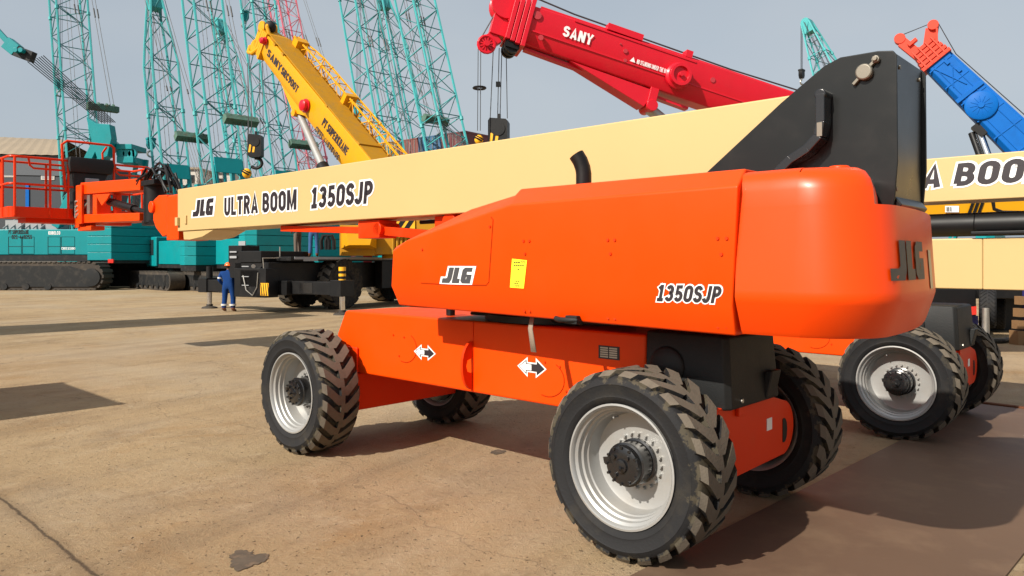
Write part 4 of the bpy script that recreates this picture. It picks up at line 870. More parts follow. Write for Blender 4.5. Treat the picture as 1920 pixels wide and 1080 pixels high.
for x in (-2.3, -7.4):
    for sg in (1, -1):
        wo = bpy.data.objects.new('wheel', BR); COL.objects.link(wo); wo.parent = yc; wo.location = L_*x+n_*(sg*1.40)+Z*.95
        yaw = math.atan2(n_.x, -n_.y) if sg > 0 else math.atan2(-n_.x, n_.y)
        wo.rotation_euler = (0, 0, math.atan2(-(-n_*sg).x, (-n_*sg).y)); mount(BT, 'tyre', wo)
# superstructure
W_ = lambda p: p-yo
mb = MB(W_); c0 = at(760, 480, 29); c0.z = 0
mb.cub(c0.x-1.6, c0.x+2.6, 28.0, 30.2, 2.05, 3.0); mb.cub(c0.x-2.3, c0.x-1.0, 27.9, 28.8, 2.0, 3.15); mb.cub(c0.x+.6, c0.x+2.6, 27.6, 28.0, 2.1, 3.3); mb.lathe([(.9, 0), (.9, .2)], (c0.x, 29, 1.9), (0, 0, 1), 24)
for k in range(4): mb.tube((c0.x-.3+.16*k, 27.9, 2.1), (c0.x-.3+.16*k, 27.9, 2.75), .05, n=8)
sp = mb.build('upper_body', 'yellow_dark', yc, .04)  # shade on this body is painted by the darker yellow
for k in (0, 1):
    mb = MB(W_); mb.path([at(603+k*9, 468, 27.3), at(602+k*9, 452, 27.3), at(606+k*9, 442, 27.3), at(613+k*9, 442, 27.3), at(617+k*9, 452, 27.3), at(617+k*9, 468, 27.3)], .07, 8); mb.build('hose', 'black', sp)
mb = MB(W_); mb.add([at(x, y, 27.4) for x, y in ((648, 436), (700, 436), (694, 460), (654, 460))]+[at(x, y, 27.9) for x, y in ((640, 430), (706, 430), (706, 466), (640, 466))], [(0, 1, 2, 3), (0, 4, 5, 1), (1, 5, 6, 2), (2, 6, 7, 3), (3, 7, 4, 0)]); mb.build('side_box', 'yellow', sp, .02)
mb = MB(W_); yb_ = 27.55; p_ = at(728, 433, yb_)
mb.add([at(a, b_, yb_) for a, b_ in ((722, 412), (778, 412), (778, 433), (722, 433))], [(0, 1, 2, 3)], 1)
for i in range(3): mb.add([at(a, b_, yb_-.006) for a, b_ in ((736+i*16, 412), (746+i*16, 412), (732+i*16, 433), (722+i*16, 433))], [(0, 1, 2, 3)], 0)
mb.build('hazard_plate', ['black', 'hazard_yellow'], sp)
P0 = at(768, 412, 28.2); P1 = at(511, 91, 35.0)
mb = MB(W_); side = (P1-P0).cross(Z); ax, sd, up = rect_boom(mb, P0, P1, side, 1.2, 1.55, 1.0, 1.18)
Lb = (P1-P0).length; nS = sd if sd.dot(-P0) > 0 else -sd      # the side turned to the camera
yb = mb.build('boom', 'yellow', yc, .02)
mb = MB(W_); T = lambda f, a, b_: P0+ax*(Lb*f)+nS*a+up*b_
mb.obox(T(.5, 0, .735), ax*Lb*.48, nS*.52, up*.02); 
for f in (.06, .30, .52, .86, .93): mb.obox(T(f, 0, .83-.24*f), ax*.1, nS*.55, up*.05)
mb.build('boom_top_plate', 'yellow_dark', yb)
mb = MB(W_)
for f, k in ((1.0, 1.0), (1.018, .93), (1.036, .86), (1.054, .8)): mb.obox(T(f, 0, 0), ax*.08, nS*.56*k, up*.66*k)
mb.obox(T(1.06, 0, -.1), ax*.35, nS*.35, up*.45)
for k in (-.3, 0, .3): mb.lathe([(.36, -.05), (.36, .05)], T(1.075, k, -.55), nS, 18); mb.lathe([(.30, -.05), (.30, .05)], T(1.075, k, .5), nS, 18)
mb.path([T(1.03, .4, -.3), T(1.05, .5, -.75), T(1.09, .4, -.95), T(1.12, .2, -.8)], .1, 8); mb.path([T(1.0, .3, .5), T(1.03, .4, .8), T(1.06, .2, .8)], .09, 8)
mb.build('boom_head', 'yellow', yb, .01)
mb = MB(W_); mb.ball(T(1.05, .1, .75), .28, 10); mb.build('winch_guard', 'track_frame', yb)
for f, z, r in ((.615, -.10, .24), (.985, .35, .15)):
    mb = MB(W_); mb.lathe([(r*1.25, 0), (r*1.25, .05), (r, .05), (r, .2), (r*.6, .26), (.001, .26)], T(f, .58, z), nS, 20); mb.build('red_boss', 'red', yb)
mb = MB(W_); mb.prism([(0, 0)]*3, 'y', 0, 0) if False else None
q0, q1, q2 = T(.86, 0, -.55), T(.62, 0, -.62), T(.70, 0, -1.10)
mb.add([q+nS*k for k in (.3, -.3) for q in (q0, q1, q2)], [(0, 1, 2), (3, 5, 4), (0, 2, 5, 3), (1, 4, 5, 2), (0, 3, 4, 1)]); mb.tube(T(.69, -.4, -1.04), T(.69, .4, -1.04), .16, n=12)
mb.build('cylinder_bracket', 'yellow', yb, .01)
ca = T(.69, .05, -1.06); cb_ = at(662, 440, 28.4)
mb = MB(W_); mb.tube(ca, ca.lerp(cb_, .52), .16, n=16); cr = mb.build('cylinder_rod', 'silver', yc)
mb = MB(W_); mb.tube(ca.lerp(cb_, .47), cb_, .26, n=18); mb.build('lift_cylinder', 'black', yc)
mb = MB(W_); lattice(mb, T(.05, -.85, .75), T(.99, -.85, .75), nS, .55, .7, .75, .045, .025, 0, 2.0, mi=0); mb.obox(T(.93, -.7, .8), ax*.2, nS*.3, up*.3); mb.obox(T(.55, -.7, .8), ax*.12, nS*.3, up*.4)
mb.build('stowed_jib', 'yellow', yc)
def boom_text(par, txt, f0, f1, z, h, ink, xf, Tf, flip, bord=None):
    o = Tf(f0, None, z); return o
XA = -ax    # reading direction: down the boom
def btxt(par, txt, f, z, wd_, h_, ink='decal_black', w0=1.2, w1=1.0):
    lettering(par, txt, T(f, (w0+(w1-w0)*f)/2+.012, z), XA, up, nS, wd_, h_, ink, lift=.012, xf=W_)
btxt(yb, 'SANY', .955, -.12, 1.55, .34); btxt(yb, 'SRC900T', .83, -.12, 1.75, .34)
btxt(yb, 'PT SUPERKRANE', .50, -.08, 2.3, .36); btxt(yb, '0821 44838406', .52, -.56, 2.2, .26)
mb = MB(W_)
hk = at(480, 252, 35.4); ht = at(478, 118, 35.4)
for k in (-.35, -.2, .2, .35): mb.tube(hk+Vector((k, 0, 0)), ht+Vector((k, 0, 0)), .018, n=4)
h2 = at(463, 318, 35.2); mb.tube(h2, at(468, 100, 35.2), .016, n=4)
mb.build('hoist_rope', 'cable', yc)['kind'] = 'stuff'
hook_block(yc, hk-yo, .92, 'black', True, (1, 0, 0))
def ball_hook(par, p, k=.6):
    mb = MB(lambda q_: p+(q_-p)*k); mb.ball(p, .36, 14, 0, sz=1.1)
    mb.path([p+Vector((0, 0, -.35)), p+Vector((0, 0, -.6)), p+Vector((.18, 0, -.75)), p+Vector((0, 0, -.95)), p+Vector((-.18, 0, -.8))], .06, 8, 1)
    o = mb.build('ball_hook', ['hazard_yellow', 'black'], par)
    mb = MB(lambda q_: p+(q_-p)*k); mb.path([p+Vector((-.38, -.1, .2)), p+Vector((-.1, -.38, .05)), p+Vector((.25, -.3, -.15))], .07, 6); mb.path([p+Vector((-.2, -.28, .28)), p+Vector((.1, -.37, .12)), p+Vector((.36, -.15, 0))], .05, 6); mb.build('stripe', 'black', o)
ball_hook(yc, at(463, 325, 35.2)-yo)

# red telescopic crane -------------------------------------------------------
RY = 17.0; ro = at(1640, 490, RY+1); ro.z = 0
rc = thing('telescopic_crane', 'crane with a glossy red telescopic boom and white lettering rising behind the cream boom', 'crane', ro)
W_ = lambda p: p-ro
Q0, Q1 = at(1690, 292, RY+1.2), at(984, 53, RY-.6)
mb = MB(W_); ax, sd, up = rect_boom(mb, Q0, Q1, (Q1-Q0).cross(Z), .80, 1.0, .70, .82, ch=.2); nS = sd if sd.dot(-Q0) > 0 else -sd; Lb = (Q1-Q0).length
rb_ = mb.build('boom', 'red', rc, .03, 3)
T = lambda f, a, b_: Q0+ax*(Lb*f)+nS*a+up*b_
mb = MB(W_)
for f, k in ((1.0, 1.06), (1.012, 1.0), (1.024, .95), (1.036, .9)): mb.obox(T(f, 0, 0), ax*.05, nS*.40*k, up*.50*k)
hh = [T(1.03, 0, .35), T(1.055, 0, .1), T(1.055, 0, -.38), T(1.075, 0, -.6)]
for i in range(3): mb.bar(hh[i], hh[i+1], .5-.1*i, .42-.1*i, up=nS)
mb.lathe([(.34, -.22), (.34, -.1), (.26, -.05), (.26, .05), (.34, .1), (.34, .22)], T(1.055, 0, .33), nS, 20)
mb.build('boom_head', 'red', rb_, .01)
mb = MB(W_); mb.lathe([(.15, -.05), (.15, .05)], T(1.075, .1, -.66), nS, 20); mb.lathe([(.06, -.1), (.06, .16)], T(1.075, .1, -.66), nS, 12)
for i in range(6): 
    a = math.pi*i/6; d_ = ax*math.cos(a)+up*math.sin(a); mb.bar(T(1.075, .16, -.66)-d_*.17, T(1.075, .16, -.66)+d_*.17, .03, .03, up=nS)
mb.path([T(1.075, .16, -.66)+(ax*math.cos(math.pi*i/8)+up*math.sin(math.pi*i/8))*.18 for i in range(16)], .035, 6, closed=True); mb.build('tip_sheave', 'red', rb_)
mb = MB(W_)
for k in (-.2, 0, .2): mb.lathe([(.17, -.05), (.17, .05)], T(1.02, k, -.52), nS, 18)
mb.obox(T(1.02, 0, -.5), ax*.14, nS*.3, up*.1); mb.build('sheave', 'black', rb_)
mb = MB(W_); q0, q1, q2 = T(.885, 0, -.44), T(.67, 0, -.48), T(.69, 0, -.90)
mb.add([q+nS*k for k in (.22, -.22) for q in (q0, q1, q2)], [(0, 1, 2), (3, 5, 4), (0, 2, 5, 3), (1, 4, 5, 2), (0, 3, 4, 1)])
mb.obox(T(.675, 0, -.64), ax*.1, nS*.25, up*.22); mb.lathe([(.13, -.28), (.13, .28)], T(.672, 0, -.82), nS, 18); mb.build('cylinder_bracket', 'red', rb_, .01)
mb = MB(W_); ca = T(.67, 0, -.84); cb_ = Vector((Q0.x-1.8, Q0.y-.2, 1.9)); mb.tube(ca, ca.lerp(cb_, .6), .13, n=16); mb.build('cylinder_rod', 'silver', rc)
mb = MB(W_); mb.tube(ca.lerp(cb_, .4), cb_, .19, n=16); mb.build('lift_cylinder', 'black', rc)
mb = MB(W_); mb.lathe([(.30, 0), (.30, .06), (.25, .10), (.25, .22), (.18, .22), (.18, .16), (.05, .16), (.05, .24), (.001, .24)], T(.635, .375, -.06), nS, 28); mb.build('pulley', 'red', rb_, .005)
mb = MB(W_)
for f, z, r in ((.985, .22, .09), (.965, -.22, .06), (.77, .10, .05), (.765, -.10, .04), (.55, .12, .06), (.785, .22, .02)): mb = MB(W_); mb.tube(T(f, .36, z), T(f, .39+.02*r, z), r, n=12); mb.build('port', 'red_dark', rb_)
mb = MB(W_)
for f0, f1, z in ((.02, .99, -.13), (.60, .9, .38)): mb.bar(T(f0, .405-.04*f0, z), T(f1, .405-.04*f1, z), .02, .03, up=up)
mb.bar(T(.0, .2, .51), T(.98, .2, .45), .12, .07); mb.bar(T(.58, 0, -.58), T(.99, 0, -.46), .2, .06); mb.obox(T(.78, .25, .52), ax*.42, nS*.12, up*.07); mb.obox(T(.62, .25, .52), ax*.08, nS*.12, up*.08); mb.obox(T(.26, .25, .56), ax*.35, nS*.14, up*.07)
mb.build('boom_rail', 'red', rb_)
mb = MB(W_); mb.path([T(1.055, .1, .72), T(.9, .1, .62), T(.5, .1, .60), T(.1, .1, .72), T(-.04, .1, .8)], .018, 6); mb.path([T(1.06, .1, .6), T(1.09, .1, -.55)], .014, 5)
hk = at(936, 222, RY-.5); h2 = at(898, 245, RY-.8)
for k, px in ((-.22, 925), (-.04, 936), (.02, 941), (.2, 949)): mb.tube(hk+Vector((k*.9, 0, 0)), at(px, 90, RY-.5), .013, n=4)
for k in (-.03, .03): mb.tube(h2+Vector((k, 0, 0)), at(899+k*80, 90, RY-.8), .011, n=4)
mb.build('hoist_rope', 'cable', rc)['kind'] = 'stuff'
hook_block(rc, hk-ro, .62, 'black', True, (1, -.2, 0)); ball_hook(rc, at(898, 262, RY-.8)-ro, .27)
mb = MB(W_); mb.path([at(899, 165, RY-.8)+Vector((.13*math.cos(math.pi*i/6), .13*math.sin(math.pi*i/6), 0)) for i in range(12)], .025, 6, closed=True); mb.obox(at(934, 158, RY-.5), (.05, 0, 0), (0, .05, 0), (0, 0, .05)); mb.build('limit_weight', 'black', rc)
def rtx(txt, f, z, wd_, h_): lettering(rb_, txt, T(f, .40-.04*f+.012, z), -ax, up, nS, wd_, h_, 'decal_white', lift=.012, xf=W_)
rtx('SANY', .92, -.03, .68, .235); rtx('NO STANDING UNDER THE BOOM', .738, -.09, .80, .10)
mb = MB(W_); o = T(.755, .39, -.085); mb.add([o-ax*0+nS*.012, o-ax*.13+nS*.012, o-ax*.065+up*.11+nS*.012], [(0, 1, 2)]); mb.build('warning_triangle', 'decal_white', rb_)
G = lambda p: p+Vector((0, 0, 0))
mb = MB(); mb.cub(-3.6, 1.2, .2, 2.6, .7, 1.5); mb.cub(-1.4, 1.0, .4, 2.2, 1.5, 2.7); mb.cub(.0, .9, .5, .65, 2.7, 4.6); mb.cub(.0, .9, 1.9, 2.05, 2.7, 4.6); mb.build('carrier', 'red_dark', rc, .03)

# blue telescopic crane ------------------------------------------------------
BY = 21.0; bo_ = at(1880, 490, BY+2); bo_.z = 0
bc = thing('telescopic_crane', 'crane at right with a blue telescopic boom and a coral red boom head', 'crane', bo_)
W_ = lambda p: p-bo_
Q0, Q1 = at(2150, 500, BY-1), at(1757, 118, BY+1.5)
mb = MB(W_); ax, sd, up = rect_boom(mb, Q0, Q1, (Q1-Q0).cross(Z), 0.8, 1.10, .62, .74, ch=.08); nS = sd if sd.dot(-Q0) > 0 else -sd; Lb = (Q1-Q0).length
bb_ = mb.build('boom', 'blue', bc, .02); T = lambda f, a, b_: Q0+ax*(Lb*f)+nS*a+up*b_
mb = MB(W_)
HB = lambda f: .55+(.37-.55)*f; WB = lambda f: .40+(.31-.40)*f
for i in range(9): f = .30+.085*i; mb.obox(T(f, WB(f), 0), ax*.018, nS*.018, up*HB(f)*.97)
for z in (.45, -.45): mb.bar(T(.1, WB(.1)+.01, HB(.1)*z), T(.99, WB(.99)+.01, HB(.99)*z), .022, .022, up=up)
mb.bar(T(.1, .2, HB(.1)+.03), T(1.0, .2, HB(1)+.03), .06, .06)
mb.obox(T(.83, .33, 0), ax*.06, nS*.05, up*.42); mb.bar(T(.98, .33, -.2), T(.86, .34, .1), .03, .03, up=up); mb.bar(T(.95, .33, .2), T(.88, .34, -.2), .02, .02, up=up)
for f, z in ((.97, .15), (.92, .22), (.55, .25), (.5, -.3)): mb.obox(T(f, WB(f), z), ax*.07, nS*.05, up*.05)
mb.build('boom_rib', 'blue', bb_, .006)
mb = MB(W_); mb.lathe([(.42, 0), (.42, .05), (.38, .075), (.08, .075), (.08, .11), (.001, .11)], T(.765, .345, -.04), nS, 36)
for i in range(12): a = math.pi*i/6; d_ = ax*math.cos(a)+up*math.sin(a); mb.bar(T(.765, .425, -.04)+d_*.09, T(.765, .425, -.04)+d_*.28, .012, .014, up=nS)
mb.build('cable_drum', 'blue', bb_, .005)
mb = MB(W_)
for i, f in enumerate((1.004, 1.022, 1.04, 1.058, 1.076)): mb.obox(T(f, 0, .01*i), ax*.055, nS*(.38-.02*i), up*(.46-.03*i))
for z in (-.32, -.12, .1, .3): mb.bar(T(1.0, .37, z), T(1.085, .33, z+.02), .04, .05, up=up)
mb.bar(T(1.06, 0, .1), T(1.115, 0, .55), .34, .20, up=nS); mb.bar(T(1.03, .2, .2), T(1.10, .2, .62), .05, .08, up=nS); mb.lathe([(.15, -.2), (.15, -.06), (.11, -.05), (.11, .05), (.15, .06), (.15, .2)], T(1.12, 0, .62), nS, 18)
mb.bar(T(1.06, 0, -.2), T(1.15, 0, -.26), .3, .22, up=nS); mb.lathe([(.16, -.13), (.16, .13)], T(1.165, 0, -.24), nS, 18); mb.obox(T(1.12, .1, -.08), ax*.05, nS*.1, up*.14)
mb.build('boom_head', 'coral', bb_, .008)
mb = MB(W_); mb.path([T(1.17, .05, -.09), T(1.125, .05, .78), T(.98, .05, .50), T(.5, .05, .62), T(.1, .05, .75)], .015, 5); mb.build('hoist_rope', 'cable', bc)
ca = T(.70, .05, -.5); cb_ = at(1898, 420, BY)
mb = MB(W_); mb.tube(ca, ca.lerp(cb_, .9), .10, n=14); mb.build('cylinder_rod', 'chrome', bc)
mb = MB(W_); mb.tube(ca+Vector((-.16, .1, -.05)), cb_+Vector((-.16, .1, 0)), .09, n=14); mb.obox(ca+up*.1, ax*.2, nS*.2, up*.2); mb.build('lift_cylinder', 'black', bc)
yw = lambda px, py, Y_: at(px, py, Y_)-bo_
mb = MB(); mb.add([yw(a, b_, 12.5+dy) for dy in (0, 1.2) for a, b_ in ((1690, 378), (1935, 372), (1935, 408), (1690, 408))], [(0, 1, 2, 3), (4, 7, 6, 5), (0, 4, 5, 1), (1, 5, 6, 2), (2, 6, 7, 3), (3, 7, 4, 0)])
cwb = mb.build('upper_body', 'yellow', bc, .01)
mb = MB(); mb.add([yw(a, b_, 12.48) for a, b_ in ((1772, 386), (1798, 386), (1798, 398), (1772, 398))], [(0, 1, 2, 3)], 0)
for a in (1775, 1778, 1782): mb.add([yw(x, y, 12.47) for x, y in ((a, 388), (a+1.6, 388), (a+1.6, 396), (a, 396))], [(0, 1, 2, 3)], 1)
mb.build('label_plate', ['decal_white', 'decal_black'], cwb)
mb = MB()
for i in range(3): mb.add([yw(x, y, 12.48) for x, y in ((1822+i*9, 378), (1828+i*9, 378), (1820+i*9, 400), (1814+i*9, 400))], [(0, 1, 2, 3)])
mb.build('stripe', 'black', cwb)
mb = MB(); mb.path([yw(1862, 378, 12.3), yw(1864, 392, 12.3), yw(1880, 398, 12.3), yw(1940, 399, 12.3)], .03, 6); mb.build('hose', 'black', bc)
# blue truck parked under it
to = gnd(1850, 640); tk = thing('truck', 'dark truck tail with a red lamp and large tyre behind the second boom lift', 'truck', to)
tl = lambda px, py, dy=0: at(px, py, to.y+dy)-to
mb = MB(); mb.add([tl(a, b_, dy) for dy in (.2, 3) for a, b_ in ((1745, 542), (1830, 542), (1830, 632), (1745, 632))], [(0, 1, 2, 3), (4, 7, 6, 5), (0, 4, 5, 1), (1, 5, 6, 2), (2, 6, 7, 3), (3, 7, 4, 0)]); mb.add([tl(a, b_, dy) for dy in (1.2, 3) for a, b_ in ((1740, 500), (1990, 500), (1990, 560), (1740, 560))], [(0, 1, 2, 3), (4, 7, 6, 5), (0, 4, 5, 1), (1, 5, 6, 2), (2, 6, 7, 3), (3, 7, 4, 0)])
mb.add([tl(a, b_, dy) for dy in (2.6, 3.2) for a, b_ in ((1835, 552), (2010, 552), (2010, 624), (1835, 624))], [(0, 1, 2, 3), (4, 7, 6, 5), (0, 4, 5, 1), (1, 5, 6, 2), (2, 6, 7, 3), (3, 7, 4, 0)])
mb.build('chassis', 'black', tk, .02)
mb = MB(); mb.add([tl(a, b_, dy) for dy in (.1, .6) for a, b_ in ((1798, 592), (1834, 592), (1834, 616), (1798, 616))], [(0, 1, 2, 3), (4, 7, 6, 5), (0, 4, 5, 1), (1, 5, 6, 2), (2, 6, 7, 3), (3, 7, 4, 0)]); mb.build('tail_panel', 'navy', tk)
mb = MB(); mb.add([tl(a, b_, dy) for dy in (-.1, .1) for a, b_ in ((1811, 576), (1831, 574), (1831, 590), (1811, 591))], [(0, 1, 2, 3), (4, 7, 6, 5), (0, 4, 5, 1), (1, 5, 6, 2), (2, 6, 7, 3), (3, 7, 4, 0)]); mb.build('lamp', 'lamp_red', tk)
TT = tyre_mesh(.47, .30, .26, 30, 'rubber_clean', 'rubber_clean', .015); TR = MB(); TR.lathe([(.26, .02), (.24, .0), (.22, .06), (.14, .10), (.12, .03), (.001, .03)], (0, 0, 0), (0, 1, 0), 28); TR = TR.mesh('wheel', 'silver')
for px, py, dy in ((1866, 577, .3), (1884, 584, 2.2)):
    wo = bpy.data.objects.new('wheel', TR); COL.objects.link(wo); wo.parent = tk; wo.location = tl(px, py, dy); wo.rotation_euler = (0, 0, math.radians(58)); mount(TT, 'tyre', wo)
mb = MB(); mb.tube((-.02, 0, .05), (-.02, 0, .75), .075, n=14); mb.lathe([(.22, 0), (.22, .05), (.1, .08)], (-.02, 0, 0), (0, 0, 1), 16); mb.build('jack_leg', 'steel', tk)
pz = thing('pallet_stand', 'blue steel post with timber blocks stacked beside it at the right edge', 'post', gnd(1932, 648))
mb = MB(); mb.cub(0, .25, 0, .25, 0, 1.9); mb.cub(-.1, .35, -.1, .35, 0, .05); mb.build('post', 'navy', pz)
mb = MB()
for i in range(3): mb.cub(-.20+.03*i, -.03, .1, .3, .34+i*.26, .52+i*.26)
mb.cub(-.22, -.02, .05, .35, 0, .3); mb.build('timber_block', 'wood', pz)['kind'] = 'stuff'
to2 = gnd(1868, 645); tp = MB(lambda p: p)
tp.path([to2+Vector((-.5, 0, .06)), to2+Vector((.2, .1, .06)), to2+Vector((.6, .4, .07)), to2+Vector((1.4, .3, .06))], .06, 8); tag(tp.build('hose', 'rubber_clean'), 'thick black rubber hose lying on the ground beside the blue truck', 'hose')

# ------------------------------------------------------------------ people
def person(name_label, loc, rz, nodes, edges, mats_by, extra=None, group=None):
    me = bpy.data.meshes.new('person'); me.from_pydata([n[0] for n in nodes], edges, []); me.update()
    o = bpy.data.objects.new('tmp', me); COL.objects.link(o); sk = o.modifiers.new('skin', 'SKIN'); ss = o.modifiers.new('sub', 'SUBSURF'); ss.levels = ss.render_levels = 2
    for i, n in enumerate(nodes):
        r = n[1]; me.skin_vertices[0].data[i].radius = r if isinstance(r, tuple) else (r, r)
    me.skin_vertices[0].data[0].use_root = True
    dg = bpy.context.evaluated_depsgraph_get(); dg.update(); m2 = bpy.data.meshes.new_from_object(o.evaluated_get(dg)); bpy.data.objects.remove(o)
    names = sorted(set(mats_by)); m2.materials.clear()
    for k in names: m2.materials.append(M[k])
    segs = [(Vector(nodes[a][0]), Vector(nodes[b][0]), mats_by[i]) for i, (a, b) in enumerate(edges)]
    for f in m2.polygons:
        c = f.center; best = min(segs, key=lambda q: ((c-(q[0]+(q[1]-q[0])*max(0, min(1, (c-q[0]).dot(q[1]-q[0])/max(1e-6, (q[1]-q[0]).length_squared))))).length))
        f.material_index = names.index(best[2]); f.use_smooth = True
    p = bpy.data.objects.new('person', m2); COL.objects.link(p); p.location = loc; p.rotation_euler = (0, 0, rz); tag(p, name_label, 'person', group)
    return p
def standing(loc, rz, label, cloth, top, boots='boot', arms=None):
    N = [((0, 0, .92), (.155, .115)), ((0, 0, 1.10), (.14, .10)), ((0, 0, 1.32), (.175, .115)), ((0, 0, 1.43), (.09, .075)), ((0, .01, 1.49), (.055, .055)), ((0, .02, 1.58), (.072, .09)), ((0, .015, 1.66), (.065, .075)),
         ((-.10, 0, .86), .095), ((-.115, .0, .48), .072), ((-.13, -.02, .14), .068), ((-.135, .0, .06), .05), ((-.15, .12, .035), .038),
         ((.10, 0, .86), .095), ((.115, .02, .48), .072), ((.12, .0, .14), .068), ((.125, .0, .06), .05), ((.15, .12, .035), .038),
         ((-.20, 0, 1.38), .07), ((-.27, -.02, 1.12), .055), ((-.22, .10, .95), .045), ((-.14, .17, .90), .032),
         ((.20, 0, 1.38), .07), ((.27, -.02, 1.12), .055), ((.22, .10, .95), .045), ((.14, .17, .90), .032)]
    E_ = [(0, 1), (1, 2), (2, 3), (3, 4), (4, 5), (5, 6), (0, 7), (7, 8), (8, 9), (9, 10), (10, 11), (0, 12), (12, 13), (13, 14), (14, 15), (15, 16), (2, 17), (17, 18), (18, 19), (19, 20), (2, 21), (21, 22), (22, 23), (23, 24)]
    mt = [top, top, top, top, 'skin', 'skin']+[cloth, cloth, cloth, boots, boots]*2+[top, top, top, 'skin']*2
    # fingers and thumb on each hand
    for hi, sg in ((20, -1), (24, 1)):
        hx = Vector(N[hi][0])
        for k, (dx, ln) in enumerate(((-.024, .07), (-.008, .08), (.008, .075), (.024, .06))):
            a = len(N); N.append((tuple(hx+Vector((-sg*.03, .02, dx))), .012)); N.append((tuple(hx+Vector((-sg*(.03+ln*.7), .035, dx-.01))), .010)); E_ += [(hi, a), (a, a+1)]; mt += ['skin', 'skin']
        a = len(N); N.append((tuple(hx+Vector((-sg*.01, .01, .045))), .013)); E_ += [(hi, a)]; mt += ['skin']
    return person(label, loc, rz, N, E_, mt)
wl = gnd(429, 584); wk = standing(wl, math.radians(-8), 'worker in blue coverall, orange helmet and brown boots standing by the outrigger, back turned', 'coverall', 'coverall'); wk.scale = (1.32, 1.3, 1.0)
mb = MB(); mb.loft([[(.115*k*math.cos(2*math.pi*i/16), .025+.14*k*math.sin(2*math.pi*i/16), z) for i in range(16)] for z, k in ((1.635, 1.12), (1.645, 1.0), (1.70, .93), (1.745, .66), (1.765, .25))]); mb.cub(-.06, .06, .13, .21, 1.632, 1.642); mb.build('helmet', 'helmet', wk)
mb = MB(); mb.loft([[(.085*k*math.cos(2*math.pi*i/12), .005+.10*k*math.sin(2*math.pi*i/12), z) for i in range(12)] for z, k in ((1.55, .8), (1.60, 1.0), (1.64, 1.02))]); mb.build('hair', 'hair', wk)
mb = MB()
for sx in (-.125, .12): mb.lathe([(.088, -.03), (.088, .03)], (sx, -.01, .24), (0, 0, 1), 14, closed=False)
for sx in (-1, 1): mb.tube((sx*.245, -.012, 1.22), (sx*.255, -.015, 1.17), .066, n=12)
mb.lathe([(.17, -.02), (.17, .02)], (0, 0, .99), (0, 0, 1), 18) if False else None
mb.build('reflective_band', 'reflective', wk)
for px, py, yy, rz, lb, cl, tp_ in ((588, 470, 27.4, .3, 'person in jeans and brown shoes standing on the black crane deck', 'jeans', 'purple'), (558, 470, 27.8, 1.2, 'person in violet shirt and dark trousers standing at the near end of the crane deck', 'khaki', 'purple')):
    q_ = at(px, py, yy); q_.z = 1.95; pp = standing(q_, rz, lb, cl, tp_)
    mb = MB(); mb.loft([[(.08*k*math.cos(2*math.pi*i/12), .015+.10*k*math.sin(2*math.pi*i/12), z) for i in range(12)] for z, k in ((1.58, .95), (1.66, 1.0), (1.72, .7), (1.745, .2))]); mb.build('hair', 'hair', pp)

# ------------------------------------------------------------------ buildings, containers, trees behind
wh = thing('warehouse', 'long grey warehouse with a beige sheet roof and small white windows at the left edge', 'warehouse', (-80, 78, 0))
wx = lambda px, Y_: (px-960)/F*Y_+80
xe = wx(118, 78); EZ0, EZ1 = 14.6, 12.7
mb = MB(); mb.add([(-60, 0, 0), (xe, 0, 0), (xe, 0, EZ1), (-60, 0, EZ0), (-60, 40, 0), (xe, 40, 0), (xe, 40, EZ1), (-60, 40, EZ0)], [(0, 1, 2, 3), (4, 7, 6, 5), (1, 5, 6, 2), (0, 3, 7, 4)]); mb.build('wall', 'wall_grey', wh)
mb = MB(); mb.prism([(xe, EZ1-2.0), (xe, EZ1+.05), (-60, EZ0+.05), (-60, EZ0-2.0)], 'y', -.1, -.02); mb.build('upper_cladding', 'clad', wh)
xr = wx(122, 96)
mb = MB()
for i in range(160):
    k0, k1 = i/160, (i+1)/160; A_ = lambda k: Vector((-60+(xe+.3+60)*k, -.4, EZ0+.1+(EZ1-EZ0)*k)); B_ = lambda k: Vector((-60+(xr+60)*k, 18, 21.0+(17.4-21.0)*k)); C_ = lambda k: Vector((-60+(xr+60)*k, 40, 14))
    dz = Z*.04*(i % 2); mb.add([A_(k0)+dz, A_(k1)+Z*.04*((i+1) % 2), B_(k1)+Z*.04*((i+1) % 2), B_(k0)+dz, C_(k1), C_(k0)], [(0, 1, 2, 3), (3, 2, 4, 5)])
mb.build('roof', 'roof', wh)
for px, py in ((14, 326), (90, 331), (-60, 322), (-120, 318)):
    mb = MB(); x = wx(px, 78); z = CAMH+(HY-py)/F*78; mb.cub(x-.7, x+.7, -.06, -.01, z-.35, z+.35); fr = mb.build('window', 'wall_white', wh); mb = MB(); mb.cub(x-.58, x+.58, -.075, -.062, z-.25, z+.25); mb.build('pane', 'wall_pale', fr)
mb = MB(); mb.cub(wx(52, 78)-.18, wx(52, 78)+.18, -.1, -.01, 0, 9.8); mb.build('downpipe', 'blue', wh)
def house(px0, px1, py, Y_, m, label, roofm='wall_pale'):
    p = at((px0+px1)/2, py, Y_); hw = (px1-px0)/2/F*Y_; o = thing('building', label, 'building', (p.x, Y_, 0))
    mb = MB(); mb.cub(-hw, hw, 0, 8, 0, p.z); mb.build('wall', m, o); mb = MB(); mb.cub(-hw-.2, hw+.2, -.3, 8.3, p.z+.003, p.z+.3); mb.build('roof', roofm, o)
    k = 0
    for i in range(int(hw*2/2.6)):
        mb = MB(); x = -hw+1.0+i*2.6; mb.cub(x, x+1.1, -.05, -.01, p.z-2.0, p.z-.8); mb.build('window', 'glass', o)
house(205, 262, 352, 95, 'wall_white', 'small off white building seen through the lift platform rails')
house(305, 372, 318, 110, 'wall_white', 'off white building with a beige roof between the leftmost crane booms', 'roof')
house(395, 440, 325, 115, 'wall_white', 'low cream building behind the crane rising over the lettering')
